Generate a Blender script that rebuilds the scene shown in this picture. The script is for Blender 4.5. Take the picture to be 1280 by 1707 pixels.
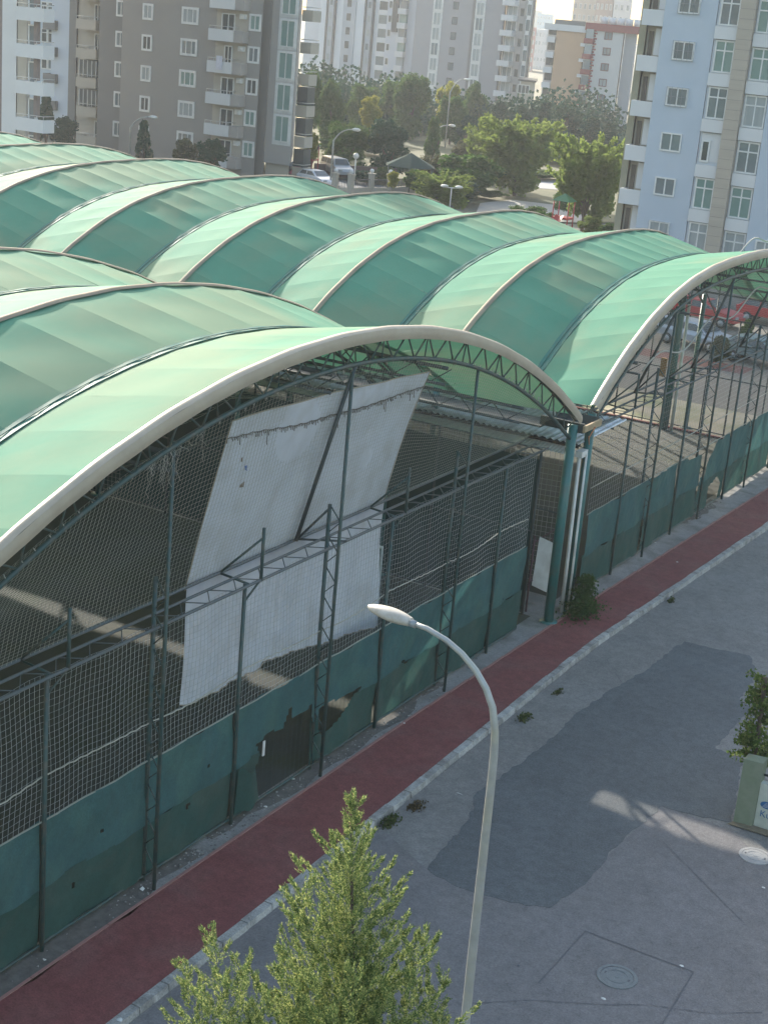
import bpy, bmesh, math, random
import numpy as np
from mathutils import Vector, Matrix
random.seed(7); rng = np.random.default_rng(7)
S = bpy.context.scene
for o in list(bpy.data.objects): bpy.data.objects.remove(o)
R = math.radians

# ------------------------------------------------------------------ camera
CAMH = 16.0; PITCH = R(17.9); YAW = R(28.8); ROLL = R(5.1); FPX = 2575.0
F0 = Vector((-math.sin(YAW), math.cos(YAW), 0)); R0 = Vector((math.cos(YAW), math.sin(YAW), 0)); UP = Vector((0, 0, 1))
FW = F0*math.cos(PITCH) - UP*math.sin(PITCH); DN = -(UP*math.cos(PITCH) + F0*math.sin(PITCH))
IR = R0*math.cos(ROLL) - DN*math.sin(ROLL)          # image right
ID = R0*math.sin(ROLL) + DN*math.cos(ROLL)          # image down
cam = bpy.data.cameras.new('camera'); camo = bpy.data.objects.new('camera', cam); S.collection.objects.link(camo)
M = Matrix((( IR.x, -ID.x, -FW.x), (IR.y, -ID.y, -FW.y), (IR.z, -ID.z, -FW.z))).to_4x4()
M.translation = Vector((0, 0, CAMH)); camo.matrix_world = M
cam.sensor_fit = 'VERTICAL'; cam.sensor_height = 24.0; cam.lens = FPX/1707*24.0
cam.clip_start = 0.1; cam.clip_end = 6000
S.camera = camo
S.render.resolution_x = 767; S.render.resolution_y = 1024

# ------------------------------------------------------------------ sky, sun, exposure
SUN_EL = R(21.3); SUN_AZ = R(54)                    # sun stands this far left of the street direction (+Y)
sdir = Vector((-math.sin(SUN_AZ)*math.cos(SUN_EL), math.cos(SUN_AZ)*math.cos(SUN_EL), math.sin(SUN_EL)))
W = bpy.data.worlds.new("World"); S.world = W; W.use_nodes = True
nt = W.node_tree; bg = nt.nodes['Background']
sky = nt.nodes.new('ShaderNodeTexSky'); sky.sky_type = 'NISHITA'; sky.sun_disc = False
sky.sun_elevation = SUN_EL; sky.sun_rotation = -SUN_AZ; sky.air_density = 1.3; sky.dust_density = 3.0; sky.ozone_density = 1.0
nt.links.new(sky.outputs[0], bg.inputs[0]); bg.inputs[1].default_value = 0.15
sl = bpy.data.lights.new('sun', 'SUN'); sl.energy = 3.7; sl.angle = R(0.6); sl.color = (1.0, 0.93, 0.82)
so = bpy.data.objects.new('sun', sl); S.collection.objects.link(so)
so.rotation_euler = sdir.to_track_quat('Z', 'Y').to_euler()
S.view_settings.view_transform = 'Standard'; S.view_settings.look = 'None'
S.view_settings.gamma = 1; S.view_settings.use_curve_mapping = False
S.view_settings.exposure = 1.47
S.render.engine = 'CYCLES'
S.cycles.max_bounces = 6; S.cycles.transparent_max_bounces = 12
S.cycles.volume_bounces = 0

# ------------------------------------------------------------------ pixel -> place helpers
def ray(px, py): return FW*FPX + IR*(px-640) + ID*(py-853.5)
C0 = Vector((0, 0, CAMH))
def atX(px, py, x): v = ray(px, py); return C0 + v*(x/v.x)
def atY(px, py, y): v = ray(px, py); return C0 + v*(y/v.y)
def atZ(px, py, z=0.0): v = ray(px, py); return C0 + v*((z-CAMH)/v.z)
def atD(px, py, d): return C0 + ray(px, py)*(d/FPX)

# ------------------------------------------------------------------ materials
MATS = {}
def mat(name, col, col2=None, scale=3.0, rough=0.8, fac=0.5, metal=0.0, trans=0.0, bump=0.0, bscale=None, stain=None, sscale=0.6, sfac=0.5, stretch=(1,1,1), spec=None, detail=5, perobj=0.0, grain=0.0):
    if name in MATS: return MATS[name]
    m = bpy.data.materials.new(name); m.use_nodes = True; t = m.node_tree; N = t.nodes; L = t.links
    b = N['Principled BSDF']; b.inputs['Roughness'].default_value = rough; b.inputs['Metallic'].default_value = metal
    if spec is not None: b.inputs['Specular IOR Level'].default_value = spec
    tc = N.new('ShaderNodeTexCoord'); mp = N.new('ShaderNodeMapping'); mp.inputs['Scale'].default_value = stretch
    geo = N.new('ShaderNodeNewGeometry')
    L.new(geo.outputs['Position'], mp.inputs['Vector'])
    col2 = col2 or tuple(c*0.75 for c in col)
    nz = N.new('ShaderNodeTexNoise'); nz.inputs['Scale'].default_value = scale; nz.inputs['Detail'].default_value = detail; nz.inputs['Roughness'].default_value = 0.65
    L.new(mp.outputs[0], nz.inputs['Vector'])
    rp = N.new('ShaderNodeMapRange'); rp.inputs[1].default_value = 0.5-0.25*min(1, 0.6/max(fac, .01)); rp.inputs[2].default_value = 0.5+0.25*min(1, 0.6/max(fac, .01))
    L.new(nz.outputs[0], rp.inputs[0])
    mx = N.new('ShaderNodeMix'); mx.data_type = 'RGBA'; mx.inputs[6].default_value = (*col, 1); mx.inputs[7].default_value = (*col2, 1)
    L.new(rp.outputs[0], mx.inputs[0]); out = mx.outputs[2]
    if stain:
        n2 = N.new('ShaderNodeTexNoise'); n2.inputs['Scale'].default_value = sscale; n2.inputs['Detail'].default_value = 6; n2.inputs['Distortion'].default_value = 0.4
        L.new(geo.outputs['Position'], n2.inputs['Vector'])
        r2 = N.new('ShaderNodeMapRange'); r2.inputs[1].default_value = 0.45; r2.inputs[2].default_value = 0.65; r2.inputs[4].default_value = sfac
        L.new(n2.outputs[0], r2.inputs[0])
        m2 = N.new('ShaderNodeMix'); m2.data_type = 'RGBA'; m2.inputs[7].default_value = (*stain, 1)
        L.new(r2.outputs[0], m2.inputs[0]); L.new(out, m2.inputs[6]); out = m2.outputs[2]
    if grain:
        ng = N.new('ShaderNodeTexNoise'); ng.inputs['Scale'].default_value = 28; ng.inputs['Detail'].default_value = 3; L.new(geo.outputs['Position'], ng.inputs['Vector'])
        n4 = N.new('ShaderNodeTexNoise'); n4.inputs['Scale'].default_value = 5; n4.inputs['Detail'].default_value = 6; n4.inputs['Roughness'].default_value = .75; L.new(geo.outputs['Position'], n4.inputs['Vector'])
        ad = N.new('ShaderNodeMath'); ad.operation = 'ADD'; L.new(ng.outputs[0], ad.inputs[0]); L.new(n4.outputs[0], ad.inputs[1])
        rg = N.new('ShaderNodeMapRange'); rg.inputs[1].default_value = .6; rg.inputs[2].default_value = 1.4; rg.inputs[3].default_value = 1-grain; rg.inputs[4].default_value = 1+grain; L.new(ad.outputs[0], rg.inputs[0])
        hg = N.new('ShaderNodeHueSaturation'); L.new(rg.outputs[0], hg.inputs['Value']); L.new(out, hg.inputs['Color']); out = hg.outputs[0]
    if perobj:
        oi = N.new('ShaderNodeObjectInfo'); hs = N.new('ShaderNodeHueSaturation')
        r3 = N.new('ShaderNodeMapRange'); r3.inputs[3].default_value = 1-perobj; r3.inputs[4].default_value = 1+perobj
        L.new(oi.outputs['Random'], r3.inputs[0]); L.new(r3.outputs[0], hs.inputs['Value']); L.new(out, hs.inputs['Color']); out = hs.outputs[0]
    L.new(out, b.inputs['Base Color'])
    if bump:
        nb = N.new('ShaderNodeTexNoise'); nb.inputs['Scale'].default_value = bscale or scale*6; nb.inputs['Detail'].default_value = 4
        L.new(mp.outputs[0], nb.inputs['Vector'])
        bp = N.new('ShaderNodeBump'); bp.inputs['Strength'].default_value = bump; bp.inputs['Distance'].default_value = 0.02
        L.new(nb.outputs[0], bp.inputs['Height']); L.new(bp.outputs[0], b.inputs['Normal'])
    if trans:
        tr = N.new('ShaderNodeBsdfTranslucent'); L.new(out, tr.inputs[0]); ms = N.new('ShaderNodeMixShader'); ms.inputs[0].default_value = trans
        L.new(b.outputs[0], ms.inputs[1]); L.new(tr.outputs[0], ms.inputs[2]); L.new(ms.outputs[0], N['Material Output'].inputs[0])
    MATS[name] = m; return m
fabric = mat('fabric', (.088,.262,.172), (.112,.31,.208), 0.5, .8, trans=.17, stain=(.25,.275,.17), sscale=.28, sfac=.5, spec=.12)
fabric_seam = mat('fabric_seam', (.065,.235,.15), (.085,.27,.18), 1, .8, trans=.1, spec=.15)
fabric_dark = mat('fabric_fold', (.03,.22,.17), (.02,.15,.12), 2, .6, trans=.3)
cream = mat('cream_vinyl', (.42,.36,.27), (.33,.28,.21), 1.5, .5, stain=(.35,.28,.2), sscale=1.2, sfac=.4)
tan_cap = mat('tan_vinyl', (.34,.28,.20), (.26,.22,.16), 1.5, .7, spec=.1, stain=(.2,.16,.12), sscale=1.2, sfac=.4)
steel_green = mat('green_painted_steel', (.022,.058,.056), (.035,.075,.07), 4, .5, stain=(.14,.10,.07), sscale=5, sfac=.35)
steel_dark = mat('dark_steel', (.03,.045,.045), (.05,.06,.06), 4, .55)
pipe_green = mat('green_pipe', (.02,.12,.115), (.03,.15,.14), 2, .4, stain=(.08,.08,.06), sscale=2, sfac=.4)
steel_grey = mat('grey_steel', (.32,.34,.35), (.24,.25,.26), 3, .5, metal=.2)
zinc = mat('corrugated_zinc', (.80,.82,.85), (.68,.70,.73), 2, .4, metal=.1, stain=(.30,.22,.16), sscale=2, sfac=.4)
zinc_white = mat('white_sheet_metal', (.86,.84,.77), (.78,.75,.66), 2, .5, trans=.3)
white_paint = mat('white_paint', (.72,.71,.67), (.6,.59,.55), 3, .55, stain=(.35,.3,.25), sscale=2, sfac=.35)
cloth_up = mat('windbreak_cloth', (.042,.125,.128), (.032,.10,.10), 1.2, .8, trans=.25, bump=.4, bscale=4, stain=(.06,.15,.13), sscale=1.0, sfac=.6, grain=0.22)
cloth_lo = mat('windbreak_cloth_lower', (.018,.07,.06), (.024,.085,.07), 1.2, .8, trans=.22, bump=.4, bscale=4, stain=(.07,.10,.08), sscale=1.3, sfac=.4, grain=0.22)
net_mat = mat('net_cord', (.42,.43,.42), (.32,.33,.32), 4, .8)
net_tan = mat('net_cord_tan', (.44,.42,.37), (.34,.33,.29), 3, .8)
sheet_white = mat('white_tarpaulin', (.66,.67,.72), (.58,.59,.64), 3, .6, trans=.25, stretch=(1,1.0,.12), bump=.25, bscale=7, stain=(.42,.40,.38), sscale=1.6, sfac=.35)
rope = mat('rope', (.4,.33,.25), rough=.9)
asphalt_old = mat('old_asphalt', (.215,.205,.190), (.165,.158,.15), 1.1, .9, bump=.5, bscale=60, stain=(.22,.215,.205), sscale=.35, sfac=.6, grain=0.36)
asphalt_patch = mat('asphalt_patch', (.092,.099,.102), (.112,.118,.120), .8, .85, bump=.4, bscale=60, stain=(.12,.13,.135), sscale=.3, sfac=.55, grain=0.45)
asphalt_mid = mat('asphalt_junction', (.188,.178,.172), (.15,.142,.142), .9, .9, bump=.5, bscale=60, stain=(.185,.175,.175), sscale=.5, sfac=.6, grain=0.36)
red_path = mat('red_rubber_path', (.165,.046,.045), (.215,.066,.060), 1.2, .92, bump=.3, bscale=80, stain=(.20,.09,.08), sscale=.8, sfac=.5, grain=0.45)
concrete = mat('concrete', (.30,.29,.27), (.22,.21,.20), 2.5, .9, bump=.4, bscale=25, stain=(.12,.115,.10), sscale=1.2, sfac=.6, grain=0.36)
kerb_mat = mat('kerb_concrete', (.42,.40,.37), (.32,.31,.29), 3, .9, bump=.3, bscale=20, stain=(.18,.165,.15), sscale=2.0, sfac=.7, perobj=.14, grain=0.45)
pink_kerb = mat('pink_edge', (.36,.18,.15), (.28,.15,.13), 3, .9)
dirt = mat('dirt', (.075,.068,.06), (.16,.15,.135), 5, .95, bump=.6, bscale=20)
turf = mat('artificial_turf', (.050,.054,.050), (.066,.070,.062), 1.5, .95, bump=.3, bscale=60, stain=(.045,.055,.024), sscale=.6, sfac=.6)
sand = mat('sandy_ground', (.42,.35,.26), (.33,.29,.21), .8, .95, bump=.4, bscale=10, stain=(.14,.18,.07), sscale=.35, sfac=.75)
ground_mat = mat('dusty_ground', (.13,.125,.10), (.09,.095,.065), .12, .95, stain=(.13,.14,.08), sscale=.04, sfac=.6)
line_mat = mat('faded_turf_line', (.50,.52,.30), (.30,.33,.18), 3, .9)
glass = mat('window_glass', (.10,.13,.14), (.2,.23,.24), .35, .12, spec=.7)
glass_green = mat('green_window_glass', (.12,.22,.20), (.20,.30,.27), .5, .15, spec=.7)
glass_dark = mat('dark_window_glass', (.04,.05,.055), (.08,.09,.09), .5, .15, spec=.6)
curtain = mat('curtained_glass', (.36,.38,.38), (.22,.26,.27), 1.0, .3, stretch=(3,3,.3))
def leafmat(name, c1, c2, tr=.45):
    return mat(name, c1, c2, 1.6, .75, trans=tr, detail=3, spec=.12)

# ------------------------------------------------------------------ mesh builder
class MB:
    def __init__(s): s.v = []; s.f = []; s.m = []; s.sm = []
    def add(s, vs, fs, mi=0, smooth=False):
        n = len(s.v); s.v += [tuple(v) for v in vs]; s.f += [tuple(i+n for i in f) for f in fs]; s.m += [mi]*len(fs); s.sm += [smooth]*len(fs)
    def box(s, a, b, mi=0):
        x0, y0, z0 = a; x1, y1, z1 = b
        x0, x1 = min(x0,x1), max(x0,x1); y0, y1 = min(y0,y1), max(y0,y1); z0, z1 = min(z0,z1), max(z0,z1)
        s.add([(x0,y0,z0),(x1,y0,z0),(x1,y1,z0),(x0,y1,z0),(x0,y0,z1),(x1,y0,z1),(x1,y1,z1),(x0,y1,z1)],
              [(0,3,2,1),(4,5,6,7),(0,1,5,4),(1,2,6,5),(2,3,7,6),(3,0,4,7)], mi)
    def tube(s, p, q, r, n=6, mi=0, r2=None, cap=True, smooth=True):
        p = Vector(p); q = Vector(q); d = q-p
        if d.length < 1e-6: return
        d.normalize(); a = d.orthogonal().normalized(); b = d.cross(a); r2 = r if r2 is None else r2
        vs = [p+(a*math.cos(2*math.pi*i/n)+b*math.sin(2*math.pi*i/n))*r for i in range(n)] + [q+(a*math.cos(2*math.pi*i/n)+b*math.sin(2*math.pi*i/n))*r2 for i in range(n)]
        fs = [(i, (i+1) % n, n+(i+1) % n, n+i) for i in range(n)]
        if cap: fs += [tuple(range(n-1, -1, -1)), tuple(range(n, 2*n))]
        s.add(vs, fs, mi, smooth)
    def path(s, pts, r, n=6, mi=0, radii=None):
        pts = [Vector(p) for p in pts]; k = len(pts); vs = []; ref = None
        for i, p in enumerate(pts):
            d = (pts[min(i+1,k-1)]-pts[max(i-1,0)]).normalized()
            if ref is None: ref = d.orthogonal().normalized()
            a = (ref - d*ref.dot(d)); a = a.normalized() if a.length > 1e-5 else d.orthogonal().normalized(); ref = a; b = d.cross(a)
            rr = radii[i] if radii else r
            vs += [p+(a*math.cos(2*math.pi*j/n)+b*math.sin(2*math.pi*j/n))*rr for j in range(n)]
        fs = [(i*n+j, i*n+(j+1) % n, (i+1)*n+(j+1) % n, (i+1)*n+j) for i in range(k-1) for j in range(n)]
        fs += [tuple(range(n-1, -1, -1)), tuple(range((k-1)*n, k*n))]
        s.add(vs, fs, mi, True)
    def grid(s, fn, nu, nv, mi=0, skip=None, smooth=True):
        vs = [fn(i/nu, j/nv) for j in range(nv+1) for i in range(nu+1)]
        fs = []
        for j in range(nv):
            for i in range(nu):
                if skip and skip((i+.5)/nu, (j+.5)/nv): continue
                a = j*(nu+1)+i; fs.append((a, a+1, a+nu+2, a+nu+1))
        s.add(vs, fs, mi, smooth)
    def poly(s, pts, mi=0): s.add(pts, [tuple(range(len(pts)))], mi)
    def prism(s, pts2, z0, z1, mi=0, mi_side=None):
        n = len(pts2); vs = [(x, y, z0) for x, y in pts2] + [(x, y, z1) for x, y in pts2]
        area = sum(pts2[i][0]*pts2[(i+1) % n][1]-pts2[(i+1) % n][0]*pts2[i][1] for i in range(n))
        up = tuple(range(n, 2*n)) if area > 0 else tuple(range(2*n-1, n-1, -1))
        s.add(vs, [up] + [(i, (i+1) % n, n+(i+1) % n, n+i) if area > 0 else ((i+1) % n, i, n+i, n+(i+1) % n) for i in range(n)], mi)
    def mesh(s, name, mats, off=None):
        me = bpy.data.meshes.new(name)
        v = s.v if off is None else [(a-off[0], b-off[1], c-off[2]) for a, b, c in s.v]
        me.from_pydata(v, [], s.f)
        for m in (mats if isinstance(mats, (list, tuple)) else [mats]): me.materials.append(m)
        if s.m and max(s.m) > 0: me.polygons.foreach_set('material_index', s.m)
        if any(s.sm): me.polygons.foreach_set('use_smooth', s.sm)
        me.update(); return me
    def build(s, name, mats, parent=None, label=None, cat=None, group=None, kind=None, off=None):
        w = wloc(parent)
        if parent is None and cat:      # top-level thing: origin at the base of its geometry
            a = np.array(s.v); w = Vector(((a[:,0].min()+a[:,0].max())/2, (a[:,1].min()+a[:,1].max())/2, a[:,2].min()))
        me = s.mesh(name, mats, w); o = bpy.data.objects.new(name, me); S.collection.objects.link(o)
        if parent is not None: o.parent = parent
        else: o.location = w
        tag(o, label, cat, group, kind); return o
def wloc(p):
    w = Vector((0, 0, 0))
    while p is not None: w = w + p.location; p = p.parent
    return w
def tag(o, label=None, cat=None, group=None, kind=None):
    for k, v in (('label', label), ('category', cat), ('group', group), ('kind', kind)):
        if v: o[k] = v
def thing(name, label, cat, loc, group=None):
    o = bpy.data.objects.new(name, None); S.collection.objects.link(o); o.location = Vector(loc); o.empty_display_size = .3
    tag(o, label, cat, group); return o
def put(me, name, parent, loc, rz=0.0, scale=None):
    o = bpy.data.objects.new(name, me); S.collection.objects.link(o); o.parent = parent
    o.location = Vector(loc) - wloc(parent); o.rotation_euler = (0, 0, rz)
    if scale: o.scale = scale
    return o
def copy_tree(o, parent=None):
    c = o.copy(); S.collection.objects.link(c); c.parent = parent
    for ch in list(o.children): copy_tree(ch, c)
    return c

# ================================================================== GROUND
def sheet(name, pts, z, m, kind='structure', thick=None, mi=0):
    b = MB(); b.prism([(p[0], p[1]) for p in pts], z-(thick or .003), z, 0); return b.build(name, m, kind=kind)
ZR = -0.12
b = MB(); b.poly([(-900,-60,-.16),(500,-60,-.16),(500,2500,-.16),(-1500,2500,-.16)]); b.build('ground', ground_mat, kind='structure')
# road: old asphalt
kx = lambda y: -13.34 if y < 22 else (-13.34-0.3*min(1,(y-22)/14) if y < 38 else -13.64+0.5*min(1,(y-38)/14))
road = MB(); ys = [4,10,16,22,26,30,34,38,42,46,50,56,64,80,110,160]
pts = [(kx(y), y) for y in ys]; road.prism(pts + [(-4.5,160),(-4.5,4)], ZR-.02, ZR, 0)
road.build('road', asphalt_old, kind='structure')
jp = [atZ(*p, ZR) for p in [(205,1720),(420,1545),(560,1440),(640,1385),(700,1440),(749,1472),(850,1505),(917,1514),(958,1485),(1012,1427),(1070,1373),(1103,1344),(1219,1385)]]
sheet('junction_asphalt', [(-13.2,13)]+[(p.x,p.y) for p in jp[0:]]+[(-6.4,29.2),(12,29.2),(12,4),(-13.2,4)], ZR+.004, asphalt_mid)
pp = [(1140,1069.6),(1190,1082),(1248,1093),(1262,1125),(1231.5,1166),(1250,1180),(1192,1248),(1236,1266),(1228,1330),(1219,1371),(1160,1360),(1103,1344),(1070,1373),(1040,1398),(1012,1427),(985,1462),(958,1485),(917,1514),(850,1505),(800,1492),(749,1472),(712,1449),(745,1410),(782,1366),(792,1325),(850,1284),(904,1244),(950,1200),(987,1170),(1035,1140),(1078,1116),(1115,1086)]
def rough_outline(pts, amp=.05, step=.25):
    out = []
    for i in range(len(pts)):
        a = pts[i]; c = pts[(i+1) % len(pts)]; L = math.dist(a, c); n = max(1, int(L/step)); nx, ny = (c[1]-a[1])/max(L,1e-6), -(c[0]-a[0])/max(L,1e-6)
        for k in range(n):
            t = k/n; j = random.uniform(-amp, amp) if k else 0
            out.append((a[0]+(c[0]-a[0])*t+nx*j, a[1]+(c[1]-a[1])*t+ny*j))
    return out
b = MB(); b.prism(rough_outline([(q.x,q.y) for q in [atZ(*p, ZR) for p in pp]], .045, .14), ZR+.005, ZR+.009); b.build('asphalt_patch', asphalt_patch, kind='structure')
# square repair round the manhole: four thin sealed joints
jm = mat('tar_joint', (.10,.10,.105), (.145,.142,.148), 6, .9)
b = MB(); q = [atZ(*p, ZR) for p in [(975,1553),(1155,1621),(1100,1712),(896,1640)]]
for i in (0,1,3):
    a, c = q[i], q[(i+1) % 4]; d = (c-a).normalized(); nrm = Vector((-d.y, d.x, 0))*.012; n = 14
    for k in range(n):
        p0 = a+(c-a)*(k/n); p1 = a+(c-a)*((k+1)/n); jz = Vector((random.uniform(-.01,.01), random.uniform(-.01,.01), 0))
        b.poly([(p0-nrm+jz).to_tuple()[:2]+(ZR+.0135,), (p1-nrm).to_tuple()[:2]+(ZR+.0135,), (p1+nrm).to_tuple()[:2]+(ZR+.0135,), (p0+nrm+jz).to_tuple()[:2]+(ZR+.0135,)])
b.build('repair_joint', jm, kind='structure')
# cracks
b = MB()
for crack in ([(640,1690),(760,1675),(880,1668),(1000,1675),(1080,1676),(1180,1690),(1270,1688)], [(1100,1400),(1150,1450),(1200,1500),(1240,1540)], [(1010,1100),(1050,1160),(1070,1220)]):
    q = [atZ(*p, ZR) for p in crack]
    for a, c in zip(q, q[1:]):
        n = 12
        for k in range(n):
            p0 = a+(c-a)*(k/n); p1 = a+(c-a)*((k+.9)/n); w = random.uniform(.004,.016); j = random.uniform(-.02,.02)
            b.poly([(p0.x,p0.y-w+j,ZR+.0145),(p1.x,p1.y-w,ZR+.0145),(p1.x,p1.y+w,ZR+.0145),(p0.x,p0.y+w+j,ZR+.0145)])
b.build('road_crack', jm, kind='structure')
# red path, concrete strip, dirt strip
inx = lambda y: -15.3 if y < 30 else (-15.3+.15*(y-30)/8 if y < 38 else -15.15+.6*min(1,(y-38)/20))
b = MB(); ysr = list(range(4, 112, 2))
b.prism([(inx(y), y) for y in ysr] + [(kx(y)-.2, y) for y in reversed(ysr)], -.16, -.004); b.build('footpath', red_path, kind='structure')
b = MB(); b.prism([(-15.95, 4), (-15.95, 110)] + [(inx(y)-.05, y) for y in reversed(ysr)], -.16, -.012); b.build('concrete_strip', concrete, kind='structure')
for y0, y1, xi in ((22.6, 32.4, -15.66), (50, 53.5, -15.6), (12, 22, -15.5)):
    n = 16; pr = [(-15.86, y0+(y1-y0)*i/n) for i in range(n+1)] + [(xi+.24*math.sin(i*1.7)*.3+(.2 if 2 < i < n-2 else 0), y0+(y1-y0)*i/n) for i in range(n, -1, -1)]
    b = MB(); b.prism(pr, -.012, -.004); b.build('dirt_strip', dirt, kind='structure')
# edging kerb of the path (thin pink) and kerb stones, stone by stone
edge = bpy.data.objects.new('path_edging', None); S.collection.objects.link(edge); edge['kind'] = 'structure'
y = 12.0
while y < 60:
    L = 1.0; b = MB(); b.box((inx(y)-.05, y+.01, -.1), (inx(y)+.01, y+L-.01, .012)); b.build('edging_stone', pink_kerb, edge); y += L
kerb = bpy.data.objects.new('kerb', None); S.collection.objects.link(kerb); kerb['kind'] = 'structure'
y = 12.0; i = 0
while y < 75:
    L = .78 if y < 50 else 1.6
    x0 = kx(y+L/2); b = MB(); j = random.uniform(-.012,.012); h = random.uniform(-.01,.012)
    b.add([(kx(y)-.2+j,y+.012,-.2),(kx(y)+j,y+.012,-.2),(kx(y+L)+j,y+L-.012,-.2),(kx(y+L)-.2+j,y+L-.012,-.2),
           (kx(y)-.2+j,y+.012,.01+h),(kx(y)-.03+j,y+.012,.01+h),(kx(y+L)-.03+j,y+L-.012,.01+h),(kx(y+L)-.2+j,y+L-.012,.01+h)],
          [(4,5,6,7),(1,2,6,5),(0,1,5,4),(2,3,7,6),(3,0,4,7)])
    b.build('kerb_stone', kerb_mat, kerb); y += L
# pitches and open ground beyond
sheet('pitch_turf', [(-60,13),(-15.95,13),(-15.95,38.2),(-60,38.2)], -.01, turf)
sheet('second_pitch_turf', [(-60,40),(-15.95,40),(-15.95,62.5),(-60,62.5)], -.01, turf)
sheet('corridor_floor', [(-60,38.2),(-15.95,38.2),(-15.95,40),(-60,40)], -.008, concrete)
sheet('sandy_verge', [(-60,62.7),(-16,62.7),(-16,68),(-60,69)], -.012, sand)
lot = mat('car_lot', (.17,.155,.13), (.125,.12,.10), .6, .9, stain=(.21,.19,.15), sscale=.3, sfac=.5)
sheet('car_lot', [(-62,69),(-16,68),(-16,104),(-62,104)], -.02, lot)
sheet('red_paving', [(-31,76.5),(-22,76.5),(-22,78.4),(-31,78.4)], -.015, mat('red_paving', (.17,.075,.062), rough=.9))
b = MB(); b.box((-60,62.5,-.1),(-15.95,62.65,.07)); b.build('pitch_border', mat('red_border', (.22,.06,.05), rough=.9), kind='structure')
# park ground, far roads
sheet('park_grass', [(-130,134),(-52,128),(-40,170),(-60,260),(-160,260)], -.05, mat('dry_grass', (.06,.075,.03), (.12,.11,.055), .4, .95, bump=.4))
sheet('park_path', [(q.x,q.y) for q in [atZ(*p,0) for p in [(790,362),(1000,372),(960,345),(850,332),(800,338)]]], -.03, mat('pale_paving', (.36,.34,.30), rough=.9))
sheet('park_road', [(q.x,q.y) for q in [atZ(*p,0) for p in [(480,300),(520,335),(700,338),(690,318),(560,296)]]], -.03, mat('grey_road', (.15,.16,.17), rough=.9))
sheet('avenue', [(q.x,q.y) for q in [atZ(*p,0) for p in [(880,312),(1020,322),(1020,308),(900,298)]]], -.03, mat('pale_road', (.33,.33,.33), rough=.9))

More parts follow.
